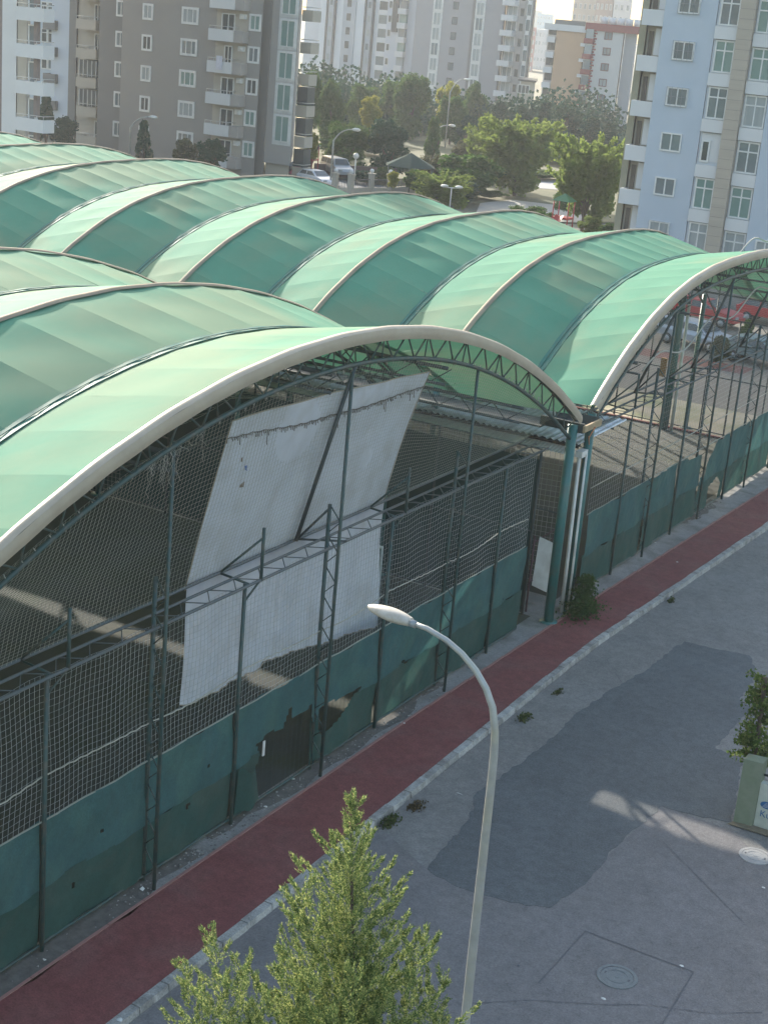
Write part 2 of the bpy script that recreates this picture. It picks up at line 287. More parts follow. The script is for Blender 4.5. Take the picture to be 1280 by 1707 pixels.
# ================================================================== CANOPIES
AX = [-15.3,-20.3,-25.4,-30.7,-36.0,-41.6,-47.2,-52.8,-58.4]
AX1 = [-15.3,-21.0,-26.4,-31.8,-37.2,-42.6,-48.0,-53.4,-58.8]
def z1(y):
    d = min(abs(y-25.4), 13.2); return 9.92-(23.3-math.sqrt(23.3**2-d*d))
def z2(y):
    d = min(abs(y-51.3), 12.2); return 9.26-3.15*(d/12)**2.7
def arcys(zf, y0, y1, n):
    ys = np.linspace(y0, y1, 400); zs = np.array([zf(y) for y in ys]); s = np.concatenate([[0], np.cumsum(np.hypot(np.diff(ys), np.diff(zs)))])
    return list(np.interp(np.linspace(0, s[-1], n+1), s, ys))
def canopy(ax, zf, yc, half, label, npan=22):
    y0, y1 = yc-half, yc+half
    root = thing('pitch_canopy', label, 'canopy', (ax[0], yc, 0), 'fabric canopies over the pitches')
    ys = arcys(zf, y0, y1, npan); fine = arcys(zf, y0, y1, 56)
    def dip(y): q = abs(y-yc)/half; return (.50+.45*q*q)*(1-.82*min(1, max(0,(q-.84)/.16))**1.4)
    def nrm(y):
        d = .01; t = Vector((0, 2*d, zf(min(y+d,y1))-zf(max(y-d,y0)))).normalized(); return Vector((0, -t.z, t.y))
    far = MB()
    for k in range(len(ax)-1):
        xa, xb = ax[k], ax[k+1]; xc = (xa+xb)/2
        for half_i, (s, e) in enumerate(((xa, xc), (xb, xc))):
            for i in range(npan):
                ya, yb = ys[i], ys[i+1]; ph = random.uniform(0, 6); am = random.uniform(.018,.03) if half_i == 0 else random.uniform(.04,.055)
                def fn(u, v, ya=ya, yb=yb, s=s, e=e, am=am, ph=ph):
                    y = ya+(yb-ya)*u; x = s+(e-s)*v
                    w = .012*math.sin(v*9+ph)*math.sin(math.pi*u) + .014*math.sin(u*40+ph+v*5)*max(0, v-.72)*2
                    return (x, y, zf(y)-dip(y)*(v**1.12) - am*math.sin(math.pi*u)**.8*(.35+.65*math.sin(math.pi*min(v+.12,1))) + w)
                b = MB() if k < 6 else far; b.grid(fn, 6, 9)
                if k < 6: b.build('fabric_panel', [fabric, fabric_seam], root)
        # valley cable with its folded pocket
        b = MB(); pts = [(xc, y, zf(y)-dip(y)+.03) for y in fine]
        def pf(u, v):
            y = y0+(y1-y0)*u; return (xc-.13+.26*v, y, zf(y)-dip(y)+.025+.02*abs(v-.5)*2+.010*math.sin(u*160+v*4))
        b.grid(pf, 120, 3); b.build('cable_pocket', fabric_dark, root)
        b = MB(); b.path([(p[0]+.14, p[1], p[2]+.02) for p in pts], .012, 5); b.path([(p[0]-.02, p[1], p[2]+.015) for p in pts], .009, 5); b.build('valley_cable', mat('dark_green_rope', (.015,.11,.09), rough=.9), root)
    far.build('far_fabric', [fabric, fabric_seam], root, kind='stuff')
    for k, x in enumerate(ax):
        # cream cap over the arch
        b = MB(); w = .10 if k else .11
        def cf(u, v):
            y = y0+(y1-y0)*u; a = (v-.5)*2; n = nrm(y); p = Vector((x, y, zf(y)))+n*(.05-.05*a*a); return (x+a*w, p.y, p.z+.006*math.sin(u*90))
        b.grid(cf, 90, 4)
        if k == 0:
            def ff(u, v):
                y = y0+(y1-y0)*u; n = nrm(y); p = Vector((x+.17, y, zf(y)))-n*(-.004+.235*v); return (x+.11+.03*math.sin(v*3)+.008*math.sin(u*130), p.y, p.z)
            b.grid(ff, 110, 3)
        b.build('edge_trim' if k == 0 else 'arch_cap', cream if k == 0 else tan_cap, root)
        # arch truss
        X = x-.08 if k == 0 else x
        tr = MB(); top = [Vector((X, y, zf(y)))-nrm(y)*.14 for y in fine]; bot = [Vector((X, y, zf(y)))-nrm(y)*.68 for y in fine]
        tr.path(top, .045, 6); tr.build('top_chord', steel_green, root)
        tr = MB(); tr.path(bot, .05, 6); tr.build('bottom_chord', steel_green, root)
        if k < 5:
            tr = MB()
            for i in range(0, 56, 2):
                tr.tube(top[i], bot[i+1], .02, 5); tr.tube(bot[i+1], top[i+2], .02, 5)
                if i % 4 == 0: tr.tube(top[i], bot[i], .017, 5)
            tr.build('web_bars', steel_green, root, kind='stuff')
        # bearing columns under both feet
        if k < 7:
            for yy, r in ((y0+.15, .13), (y1-.15 if yc < 30 else y1-.1, .14)):
                b = MB(); b.tube((X, yy, -.05), (X, yy, zf(yy)-.35), r if k == 0 else .10, 14); b.tube((X, yy, -.05), (X, yy, .02), r+.12, 14); b.build('column', pipe_green, root)
    # longitudinal purlins
    for frac in (.12,.3,.5,.7,.88):
        y = ys[0]+(ys[-1]-ys[0])*frac; p = Vector((0, y, zf(y)))-nrm(y)*(dip(y)+.28); q = Vector((0, y, zf(y)))-nrm(y)*(dip(y)+.65)
        b = MB(); b.tube((ax[0]-.1, p.y, p.z), (ax[6], p.y, p.z), .05, 6); b.tube((ax[0]-.1, q.y, q.z), (ax[6], q.y, q.z), .04, 6)
        n = 34
        for i in range(n):
            xa = ax[0]+(ax[6]-ax[0])*i/n; xb = ax[0]+(ax[6]-ax[0])*(i+1)/n; b.tube((xa, p.y, p.z), ((xa+xb)/2, q.y, q.z), .016, 4); b.tube(((xa+xb)/2, q.y, q.z), (xb, p.y, p.z), .016, 4)
        b.build('purlin', steel_dark, root)
    # tie rods across
    for k in (1,2,3):
        b = MB(); b.tube((ax[k], y0+.3, zf(y0+.2)-.3), (ax[k], y1-.3, zf(y1-.2)-.3), .035, 6); b.build('tie_rod', steel_dark, root)
    return root, nrm
can1, nrm1 = canopy(AX1, z1, 25.4, 12.9, 'green fabric canopy with cream edged arch, nearest, over the pitch on the left', 18)
can2, nrm2 = canopy(AX, z2, 51.3, 12.0, 'green fabric canopy behind the nearest one, its front arch rising at the right edge')
# gutter between the canopies
g = thing('valley_gutter', 'timber edged gutter at the low valley between the two green canopies', 'gutter', (-15.3, 38.8, 5.5))
b = MB(); b.box((-16.4,38.25,5.55),(-15.1,39.35,5.62)); b.box((-59,38.32,5.45),(-16.4,39.22,5.5)); b.box((-16.4,38.25,5.62),(-15.1,38.31,5.82)); b.box((-16.4,39.29,5.62),(-15.1,39.35,5.82)); b.build('channel', steel_dark, g)
b = MB(); b.box((-15.1,38.2,5.60),(-15.04,39.4,5.78)); b.build('end_board', mat('timber', (.42,.31,.18), (.3,.22,.13), 4, .8), g)
b = MB(); b.tube((-15.02,38.5,5.4),(-15.02,38.9,5.65),.015,5); b.tube((-15.02,38.6,5.2),(-15.02,38.5,5.45),.015,5); b.build('rope_end', mat('orange_rope', (.5,.16,.05)), g)

# ================================================================== PITCH FENCES
def chord1(y): n = nrm1(y); p = Vector((-15.45, y, z1(y)))-n*.70; return p
def chord2(y): n = nrm2(y); p = Vector((-15.45, y, z2(y)))-n*.70; return p
def cordnet(b, fn, nu, nv, su, sv, r, wob=0.0):
    """cords along both directions of a patch fn(u,v); su, sv = segments per cord; flat three sided cords"""
    def cord(pts):
        n = len(pts); vs = []
        for p in pts: vs += [(p[0]+r, p[1], p[2]), (p[0]-r*.5, p[1]+r*.7, p[2]+r*.5), (p[0]-r*.5, p[1]-r*.7, p[2]-r*.5)]
        fs = [(i*3+j, i*3+(j+1) % 3, i*3+3+(j+1) % 3, i*3+3+j) for i in range(n-1) for j in range(3)]
        b.add(vs, fs, 0)
    for i in range(nu+1):
        cord([fn(i/nu, j/su) for j in range(su+1)])
    for j in range(nv+1):
        cord([fn(i/sv, j/nv) for i in range(sv+1)])
def single_post(root, y, x=-15.72, top=5.25, stub=True):
    b = MB(); b.tube((x,y,-.05),(x,y,top),.042,8); b.build('post', steel_green, root)
    if stub:
        b = MB(); b.tube((-15.66,y+.45,5.2),(-15.66,y+.45,6.3),.035,6); b.tube((-15.66,y+.45,6.1),(-16.38,y+.1,5.3),.026,6); b.tube((-16.38,y+.1,5.27),(-15.7,y+.1,5.22),.026,6); b.tube((x,y+.04,4.9),(-15.7,y+.5,5.2),.022,5); b.build('stub_bracket', steel_green, root)
def lattice_post(root, y, zf, lean=True):
    lp = MB(); lp.tube((-15.78,y,-.05),(-15.78,y,6.15),.045,8); o = lp.build('lattice_post', steel_green, root)
    b = MB(); c = zf(y); b.tube((-15.42,y-.12,-.05),(-15.42,y-.12,c.z+.02),.038,8); b.build('outer_leg', steel_green, o)
    b = MB(); n = 9; h = 6.1/n
    for i in range(n):
        b.tube((-15.78,y,h*i+.1),(-15.42,y-.12,h*(i+.5)+.1),.014,4); b.tube((-15.42,y-.12,h*(i+.5)+.1),(-15.78,y,h*(i+1)+.05),.014,4)
    b.build('brace', steel_green, o)
    if lean:
        b = MB(); c = zf(y+.1); b.tube((-16.33,y-.35,5.3),(-15.38,y-.1,c.z),.045,8); b.tube((-16.38,y-.2,5.28),(-15.6,y+.5,5.25),.026,6); b.tube((-16.38,y-.2,5.3),(-15.75,y,6.1),.028,6); b.build('strut', steel_dark, root)
beam_steel = mat('weathered_beam', (.075,.095,.10), (.11,.125,.13), 5, .6, stain=(.14,.11,.08), sscale=5, sfac=.3)
def lattice_beam(root, y0, y1):
    b = MB(); b.tube((-15.66,y0,5.22),(-15.66,y1,5.22),.032,8); o = b.build('lattice_beam', beam_steel, root)
    b = MB(); b.tube((-16.03,y0,5.27),(-16.03,y1,5.27),.030,8); b.build('inner_rail', beam_steel, o)
    b = MB(); n = int((y1-y0)/.42)
    for i in range(n):
        ya = y0+(y1-y0)*i/n; yb = y0+(y1-y0)*(i+1)/n
        if i % 2: b.tube((-15.66,ya,5.22),(-16.03,yb,5.27),.012,4)
        else: b.tube((-16.03,ya,5.27),(-15.66,yb,5.22),.012,4)
    b.build('web', beam_steel, o)
    b = MB(); b.tube((-16.4,y0,5.28),(-16.4,y1,5.28),.035,8); b.build('back_rail', beam_steel, root)
def cloth_panel(root, ya, yb, holes=(), x=-15.78, top=2.52, sag=0.0, droop=None):
    def mk(zlo, zhi, mt, ph, dx):
        def fn(u, v):
            y = ya+.03+(yb-ya-.06)*u; zt = zhi(y) if callable(zhi) else zhi; zb = zlo; z = zb+(zt-zb)*v
            wx = .03*math.sin(y*2.3+z*1.6+ph)+.012*math.sin(y*7+z*3+ph)+.02*math.sin(z*5-y*3+ph)*math.sin(math.pi*u)+.008*math.sin(y*17-z*9)*math.sin(z*2+ph)
            return (x+dx+wx, y, z-(.02*math.sin(y*5+ph) if v > .9 else 0))
        b = MB(); nu = max(10, int((yb-ya)/.07)); nv = 20
        def skip(u, v):
            p = fn(u, v); y, z = p[1], p[2]
            for h in holes:
                ins = False; n = len(h)
                for i in range(n):
                    (a0, b0), (a1, b1) = h[i], h[(i+1) % n]
                    if (b0 > z) != (b1 > z) and y < (a1-a0)*(z-b0)/(b1-b0)+a0: ins = not ins
                if ins: return True
            return False
        b.grid(fn, nu, nv, skip=skip); return b.build('cloth_strip', mt, root)
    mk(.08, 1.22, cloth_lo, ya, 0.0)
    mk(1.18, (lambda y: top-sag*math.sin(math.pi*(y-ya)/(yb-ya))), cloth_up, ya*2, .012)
f1 = thing('pitch_fence', 'street fence of the nearest pitch: green posts, net and green windbreak cloth', 'fence', (-15.75, 25, 0))
sing = [11.9, 14.8+2.88, 23.3, 29.05, 34.9]; latt = [14.8, 20.55, 26.35, 32.1]
# posts: single 17.7, 23.3, 29.05, 34.9 and lattice 14.8, 20.55, 26.35, 32.1
for y in (11.9, 17.7, 23.3, 29.05, 34.9): single_post(f1, y, stub=(y < 32))
for y in latt: lattice_post(f1, y, chord1, lean=(y in (26.35, 14.8)))
lattice_beam(f1, 11.5, 37.3)
hole1 = [(23.95,.10),(24.35,1.15),(24.15,1.42),(24.6,1.52),(25.1,1.45),(25.35,1.95),(25.45,1.6),(26.2,1.62),(26.28,.1)]
hole2 = [(26.5,.95),(26.55,1.35),(27.2,1.35),(28.0,1.28),(28.4,1.35),(27.9,.95),(27.2,.72),(26.7,.68)]
bounds = [11.9,14.8,17.7,20.55,23.3,26.35,29.05,32.1,34.9,36.9]
small = [(18.5,.75),(19.2,1.55),(21.8,.95),(22.3,1.62),(30.3,1.15),(35.6,1.2)]
for a, c in zip(bounds, bounds[1:]):
    hs = [h for h in (hole1, hole2) if a-.1 <= h[0][0] <= c]
    for (hy, hz) in small:
        if a < hy < c: hs.append([(hy,hz),(hy+.07,hz+.09),(hy+.19,hz+.13),(hy+.12,hz+.02)])
    cloth_panel(f1, a, c, hs)
# flap of torn cloth hanging
b = MB()
def flap(u, v): return (-15.72+.10*math.sin(u*3.1)+.05*v, 23.4+.62*u+.25*(1-v)*u, .15+1.05*v*(1-.25*u)+.05*math.sin(u*9))
b.grid(flap, 8, 10); b.build('torn_flap', cloth_lo, f1)
b = MB(); b.box((-15.74,24.33,1.12),(-15.72,24.40,1.46)); b.build('pale_tag', white_paint, f1)
# rails along the cloth
for z, r in ((2.52,.018),(.10,.028)):
    b = MB(); pts = [(-15.76+.01*math.sin(y*3), y, z+(.012*math.sin(y*4.1) if z > 1 else 0)) for y in np.arange(11.6, 37.0, .4)]; b.path(pts, r, 6); b.build('rail' if z > 1 else 'bottom_rail', steel_green if z < 1 else mat('frayed_binding', (.22,.26,.22), (.3,.3,.25), 6, .9), f1)
# nets: lower (in the fence plane) and upper (leaning from the back rail up to the arch)
b = MB(); ya, yb = 11.9, 36.9
cordnet(b, lambda u, v: (-15.80+.02*math.sin(u*60+v*4), ya+(yb-ya)*u+.03*math.sin(v*6+u*25), 2.5+2.7*v+.02*math.sin(u*120)-.02*math.sin(math.pi*((u*8.8) % 1))), 208, 22, 8, 100, .0042)
b.build('lower_net', net_mat, f1, kind='stuff')
b = MB()
cordnet(b, lambda u, v: (-15.86, ya+(yb-ya)*u, 2.5*v), 140, 14, 5, 50, .004); b.build('chain_net', steel_dark, f1, kind='stuff')
b = MB(); pts = [(-15.77, y, 3.33+.05*math.sin(y*1.1)-.05*math.sin(math.pi*((y-11.9) % 2.9)/2.9)+.012*math.sin(y*23)) for y in np.arange(11.9, 36.9, .15)]; b.path(pts, .014, 5); b.build('seam_rope', mat('pale_rope', (.45,.43,.36)), f1)
b = MB(); ya2, yb2 = 12.9, 37.1
def un(u, v):
    y = ya2+(yb2-ya2)*u; c = chord1(y); x = -16.38+(c.x+16.38)*v; z = 5.28+(c.z-5.28)*v
    bel = .015*math.sin(math.pi*v)*(1+.5*math.sin(u*21))
    return (x-bel, y+.05*math.sin(v*7+u*9), z+.05*math.sin(u*38+v*2)*math.sin(math.pi*v)-.06*math.sin(u*11+v*9)*math.sin(math.pi*v))
cordnet(b, un, 215, 40, 14, 110, .0036); b.build('upper_net', net_tan, f1, kind='stuff')
# lashing loops and knots along the chord
b = MB()
for i in range(70):
    y = 13.2+23.8*i/70+random.uniform(-.1,.1); c = chord1(y); l = random.uniform(.05,.16)
    b.path([(c.x+.06, y, c.z+.03), (c.x+.08, y+.05, c.z-l*.6), (c.x+.02, y+.12, c.z-l), (c.x+.05, y+.16, c.z+.02)], .009, 4)
b.build('lashing', net_tan, f1, kind='stuff')
b = MB()
for j in range(26):
    y = 19.7+random.uniform(0,1.5); c = chord1(y); l = random.uniform(.15,.75); q = [(c.x+.05+random.uniform(0,.03), y, c.z)]
    for t in range(5): q.append((q[-1][0], q[-1][1]+random.uniform(-.12,.12), q[-1][2]-l/5))
    b.path(q, .0045, 3)
b.build('tangled_net', net_tan, f1, kind='stuff')

# second pitch fence
f2 = thing('pitch_fence', 'fence of the pitch on the right, green windbreak cloth under open netting with daylight behind', 'fence', (-15.5, 51, 0))
DX = .25
for y in (43.15, 48.4, 53.9, 59.6): single_post(f2, y, x=-15.55, top=4.9, stub=True)
for y in (45.6, 50.9, 56.2, 62.2): lattice_post(f2, y, chord2, lean=True)
lattice_beam(f2, 40.9, 63)
bb2 = [40.7,43.15,45.6,48.4,50.9,53.9,56.2,59.6,62.2,66]
for a, c in zip(bb2, bb2[1:]):
    hs = []
    top = 2.52
    if a == 50.9: hs = [[(50.9,1.5),(50.9,2.7),(52.6,2.7),(51.9,2.0),(51.4,1.35)],[(52.0,.1),(52.2,.8),(53.2,1.0),(53.6,.7),(53.6,.1)]]
    if a == 48.4: hs = [[(49.0,2.7),(49.4,2.42),(50.3,2.38),(51,2.3),(51,2.8)]]
    cloth_panel(f2, a, c, hs, x=-15.6)
b = MB(); b.path([(-15.6, y, .1) for y in np.arange(40.7, 66, 2)], .028, 6); b.build('bottom_rail', steel_green, f2)
b = MB(); b.path([(-15.62, y, 2.52+.015*math.sin(y*4)) for y in np.arange(40.7, 66, .5)], .018, 6); b.build('rail', MATS['frayed_binding'], f2)
b = MB(); b.path([(-15.6, y, 3.35) for y in np.arange(40.7, 66, 1)], .014, 5); b.build('seam_rope', MATS['pale_rope'], f2)
b = MB(); cordnet(b, lambda u, v: (-15.62, 40.7+22.5*u, 2.5+2.6*v), 125, 16, 4, 40, .0035); b.build('lower_net', net_mat, f2, kind='stuff')
def un2(u, v):
    y = 40.9+22*u; c = chord2(y); return (-16.38+(c.x+16.38)*v-.2*math.sin(math.pi*v), y, 5.28+(c.z-5.28)*v+.10*math.sin(u*30+v*6)*math.sin(math.pi*v))
b = MB(); cordnet(b, un2, 120, 30, 10, 50, .0035); b.build('upper_net', net_tan, f2, kind='stuff')
for k in range(2):
    b = MB(); b.path([(-15.9-.2*k, 44.5+13*t, 6.2+1.9*k+1.4*t+.25*math.sin(t*17+k)) for t in np.linspace(0,1,30)], .03, 5); b.build('gathered_net', net_tan, f2)

# side fences (far sideline of pitch two, both sides of the corridor)
def side_fence(y, label, cloth_h, xs, nets=True, m=cloth_lo, h=4.9):
    r = thing('side_fence', label, 'fence', (-16, y, 0))
    for x in xs: b = MB(); b.tube((x,y,-.05),(x,y,h),.04,6); b.build('post', steel_dark, r)
    for z in (h, 2.5, .1): b = MB(); b.tube((xs[0],y,z),(xs[-1],y,z),.025,6); b.build('rail', steel_dark, r)
    if cloth_h:
        for a, c in zip(xs, xs[1:]):
            b = MB(); b.grid(lambda u, v: (a+(c-a)*u, y+.02*math.sin(u*9+v*4), .05+(cloth_h-.05)*v), 8, 6); b.build('cloth_panel', m, r)
    if nets:
        b = MB(); L = abs(xs[-1]-xs[0]); cordnet(b, lambda u, v: (xs[0]+(xs[-1]-xs[0])*u, y+.05*math.sin(u*20)+.03, .1+(h-.1)*v-.1*math.sin(u*25)*math.sin(math.pi*v)), int(L/.16), int(h/.16), 4, 40, .005); b.build('side_net', net_mat, r, kind='stuff')
    return r
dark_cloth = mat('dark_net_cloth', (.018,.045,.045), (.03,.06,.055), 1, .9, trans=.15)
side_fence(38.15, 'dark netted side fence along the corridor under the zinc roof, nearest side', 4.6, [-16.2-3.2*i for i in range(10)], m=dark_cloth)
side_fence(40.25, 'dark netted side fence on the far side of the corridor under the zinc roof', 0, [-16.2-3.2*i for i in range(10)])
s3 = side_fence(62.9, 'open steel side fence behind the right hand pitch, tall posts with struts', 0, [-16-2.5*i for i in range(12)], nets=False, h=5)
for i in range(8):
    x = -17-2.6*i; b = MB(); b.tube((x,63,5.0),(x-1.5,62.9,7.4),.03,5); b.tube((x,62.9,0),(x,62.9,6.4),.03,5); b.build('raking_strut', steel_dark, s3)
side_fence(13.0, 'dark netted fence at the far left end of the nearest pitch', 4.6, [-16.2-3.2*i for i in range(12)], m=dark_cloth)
# back walls of the pitches
for y0, y1, lb in ((13,38,'dark green cloth backstop at the far end of the nearest pitch'),(40,63,'dark green cloth backstop at the far end of the right hand pitch')):
    r = thing('backstop', lb, 'fence', (-58, (y0+y1)/2, 0))
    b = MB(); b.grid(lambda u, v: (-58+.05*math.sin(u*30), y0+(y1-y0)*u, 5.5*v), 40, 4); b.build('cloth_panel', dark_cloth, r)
    for i in range(6): b = MB(); yy = y0+(y1-y0)*i/5; b.tube((-57.9,yy,0),(-57.9,yy,5.6),.05,6); b.build('post', steel_dark, r)
# ceiling net sagging below the arches of the first pitch
b = MB()
def cn(u, v):
    y = 14.5+15*u; x = -16.8-14*v; sag = .8*abs(math.sin(math.pi*v*3.3))+.25*math.sin(u*15+v*6); return (x, y, min(z1(y)-1.1, 8.6)-sag*.9)
cordnet(b, cn, 46, 36, 40, 40, .005); b.build('ceiling_net', net_tan, label='sagging brown ceiling net under the arches of the nearest pitch', cat='net')
# goal in the dark pitch
gl = thing('football_goal', 'small football goal standing inside the dark nearest pitch', 'goal', (-20.5, 34.5, 0))
b = MB(); b.path([(-19.3,35.2,0),(-19.3,35.2,2),(-22.3,35.2,2),(-22.3,35.2,0)], .05, 8); b.build('goal_frame', white_paint, gl)
b = MB(); cordnet(b, lambda u, v: (-19.3-3*u, 35.2+1.0*(1-v), 2*v), 20, 14, 4, 4, .004); b.build('goal_net', net_mat, gl, kind='stuff')

# white sheets hanging on the net
ws = thing('hanging_sheet', 'large grey white tarpaulin hung slanting in the upper netting under the arch', 'tarpaulin', (-16, 26, 5.2))
def us(u, v):
    yl = 22.40+(22.33-22.40)*v; yr = 29.92+(29.85-29.92)*v-.10*math.sin(math.pi*v); y = yl+(yr-yl)*u
    c = 8.73+(8.50-8.73)*u+.18*math.sin(math.pi*u)*.3; bz = 5.16+.04*math.sin(u*14)
    z = bz+(c-bz)*v; x = -16.50+(.93)*v-.03*math.sin(math.pi*v)
    x += min(1,u*7)*min(1,(1-u)*9)*1.0*(.03*math.sin(u*17+v*3)+.05*math.sin(v*13-u*5)*(u**2)*v+.02*math.sin(u*50)*(1-v)*.5+.02*math.sin(u*7-v*9))
    # cloth folds near the top right
    x += .03*math.sin((v*9+abs(u-.72)*9)*3)*max(0,1-abs(u-.72)*4)*max(0,v-.35)
    return (x, y, z)
b = MB(); b.grid(us, 90, 60); b.build('sheet_cloth', sheet_white, ws)
b = MB()
for e in ((0,None),(1,None)): b.path([tuple(Vector(us(e[0], t))+Vector((.012,0,0))) for t in np.linspace(0,1,24)], .012, 4)
b.path([tuple(Vector(us(t, 1))+Vector((.012,0,0))) for t in np.linspace(0,1,40)], .014, 4); b.build('hem', rope, ws)
b = MB()   # dirty lashing line under the top edge
for i in range(120):
    u = i/120; v = .90-.05*math.sin(u*3)+.006*math.sin(i); p = Vector(us(u, v))+Vector((.02,0,0)); L = random.uniform(.02,.10) if random.random() > .06 else random.uniform(.15,.35)
    b.tube(p, p+Vector((.005,random.uniform(-.02,.02),-L)), .008, 4); q = Vector(us(min(1,u+1/120), .90-.05*math.sin((u+1/120)*3)))+Vector((.02,0,0)); b.tube(p, q, .009, 4)
b.build('lashing_line', mat('dirty_twine', (.12,.10,.075)), ws)
b = MB()
for (u, v, w, h) in ((.10,.72,.05,.28),(.13,.55,.14,.12)): p = Vector(us(u, v))+Vector((.015,0,0)); b.poly([(p.x,p.y,p.z),(p.x,p.y+w,p.z-.02),(p.x+.01,p.y+w*1.1,p.z+h),(p.x,p.y+w*.2,p.z+h*.9)])
b.build('tape_mark', mat('brown_mark', (.18,.13,.09)), ws)
p = Vector(us(.13,.66)); b = MB(); b.poly([(p.x+.018,p.y,p.z),(p.x+.018,p.y+.08,p.z-.05),(p.x+.018,p.y+.04,p.z+.2),(p.x+.018,p.y-.06,p.z+.24)]); b.build('blue_mark', mat('blue_mark', (.10,.16,.36)), ws)
ls = thing('hanging_sheet', 'white ribbed tarpaulin hanging straight down below the fence beam, ragged hem', 'tarpaulin', (-16.4, 26, 2.6))
def lowz(y):
    k = [(22.4,2.74),(22.68,2.66),(23.36,2.66),(24.18,2.68),(25.1,2.59),(25.17,2.78),(25.6,2.70),(25.95,2.66),(27.17,2.47),(28.19,2.33),(29.27,2.18),(30.13,2.05)]
    return float(np.interp(y, [a for a, _ in k], [c for _, c in k]))
def lsf(u, v):
    y = 22.46+7.5*u+.14*u*(1-v)+.03*math.sin(v*5); z = lowz(y)+(5.22-lowz(y))*v
    return (-16.47+(.020*math.sin(y*19)+.03*math.sin(y*3.1+z*1.4)+.02*math.sin(y*8-z*2))*(1-.6*v)-.03*math.sin(math.pi*v), y, z)
b = MB(); b.grid(lsf, 180, 20); b.build('sheet_cloth', sheet_white, ls)
b = MB(); b.path([tuple(Vector(lsf(t, 0))+Vector((.012,0,0))) for t in np.linspace(0,1,90)], .013, 4); b.build('hem', rope, ls)

# ================================================================== CORRIDOR ROOF
cr = thing('corridor_roof', 'corrugated zinc roof running back between the two canopies', 'roof', (-15.5, 40.5, 0))
def corr(xa, xb, ya, yb, zl, zh, amp=.03, pitch=.2):
    b = MB(); n = int(abs(xb-xa)/pitch*6)
    def fn(u, v): return (xa+(xb-xa)*u, ya+(yb-ya)*v, zl+(zh-zl)*v+amp*math.sin(u*abs(xb-xa)/pitch*2*math.pi))
    b.grid(fn, n, 2); return b
x = -15.45
for i in range(13):     # sheet by sheet
    xe = x-1.05; corr(x, xe-.02, 38.9, 42.5, 5.04+.006*(i % 2), 5.10+.006*(i % 2)).build('zinc_sheet', zinc, cr); x = xe
x = -15.6
for i in range(12):
    xe = x-1.1; corr(x, xe, 38.38, 38.92, 4.84, 4.93, .015, .11).build('white_sheet', zinc_white, cr); x = xe
b = MB(); b.box((-29,38.84,4.945),(-15.42,38.90,5.0)); b.build('eave_batten', mat('dark_batten', (.05,.035,.03)), cr)
b = MB(); b.tube((-29,41.6,5.0),(-15.5,41.6,5.0),.04,6); b.tube((-29,39.2,4.95),(-15.5,39.2,4.95),.04,6); b.build('purlin', steel_dark, cr)
b = MB(); b.tube((-15.39,39.09,-.05),(-15.45,39.09,4.85),.055,12); b.build('white_column', white_paint, cr)
b = MB(); b.tube((-15.25,39.2,-.05),(-15.3,39.22,4.75),.035,10); b.tube((-15.3,39.22,4.7),(-15.42,39.0,4.82),.035,8); b.build('downpipe', white_paint, cr)
b = MB(); b.box((-15.5,38.9,4.68),(-15.3,39.3,4.86)); b.build('cap_block', white_paint, cr)
cp = thing('corridor_notice', 'white board leaning at the corridor entrance beside the white column', 'board', (-16.0,38.9,.9))
b = MB(); b.grid(lambda u, v: (-16.2+.5*u+.06*v, 38.6+.22*u, .75+1.5*v-.2*u), 4, 6); b.build('board_sheet', white_paint, cp)
gt = thing('corridor_gate', 'dark corridor gate of thin bars behind the white column', 'gate', (-17, 39.2, 0))
b = MB()
for z in (.9,1.5,2.1): b.tube((-16.2,38.4,z),(-16.2,40,z+.05),.02,6)
b.tube((-16.2,38.4,0),(-16.2,38.4,2.3),.03,6); b.tube((-16.2,40,0),(-16.2,40,2.3),.03,6); b.tube((-16.2,38.4,.9),(-16.2,40,2.1),.015,5); b.build('gate_frame', mat('maroon_steel', (.10,.05,.06)), gt)

# ================================================================== FOREGROUND LAMP
lp = atY(775,1707,13.8); 
pts_px = [(775,1707),(786,1600),(797,1500),(808,1400),(817,1320),(823,1260),(825,1220),(821,1180),(810,1148),(793,1118),(770,1090),(745,1068),(712,1048),(682,1037)]
pw = [atY(px, py, 13.8) for px, py in pts_px]
base = Vector((pw[0].x, 13.8, 0)); x_l = pw[0].x
lam = thing('street_lamp', 'tall grey street lamp with curved arm and pale oval head, in front of the tarpaulin', 'street lamp', (x_l, 13.8, ZR))
b = MB(); allp = [Vector((x_l, 13.8, ZR)), Vector((x_l, 13.8, 1.5))]+pw
n = len(allp); b.path(allp, .05, 12, radii=[.060-.033*(i/(n-1)) for i in range(n)]); b.build('pole', mat('galvanised_pole', (.42,.43,.42), (.30,.31,.30), 5, .45, metal=.3, stain=(.45,.42,.3), sscale=3, sfac=.4), lam)
h0 = atY(684,1038,13.8); h1 = atY(614,1011,13.8); ax = (h1-h0); Lh = ax.length; ax.normalize(); side = Vector((0,1,0)); upv = side.cross(ax); upv = upv if upv.z > 0 else -upv
b = MB()
def head(u, v):
    t = v; a = u*2*math.pi; w = .105*(math.sin(math.pi*min(1, t*.80+.16))**.6)*(1 if t < .97 else .6); hh = .080*(math.sin(math.pi*min(1, t*.8+.16))**.6)
    p = h0+ax*(Lh*t)+side*(w*1.1*math.cos(a))+upv*(hh*math.sin(a)*(1.0 if math.sin(a) > 0 else .7)); return tuple(p)
b.grid(head, 20, 14); b.poly([head(i/20, 0) for i in range(20)]); b.poly([head(i/20, 1) for i in range(20)]); b.build('lamp_head', mat('aged_lamp_cover', (.48,.46,.41), (.36,.33,.28), 9, .5, stain=(.30,.26,.2), sscale=12, sfac=.5), lam)
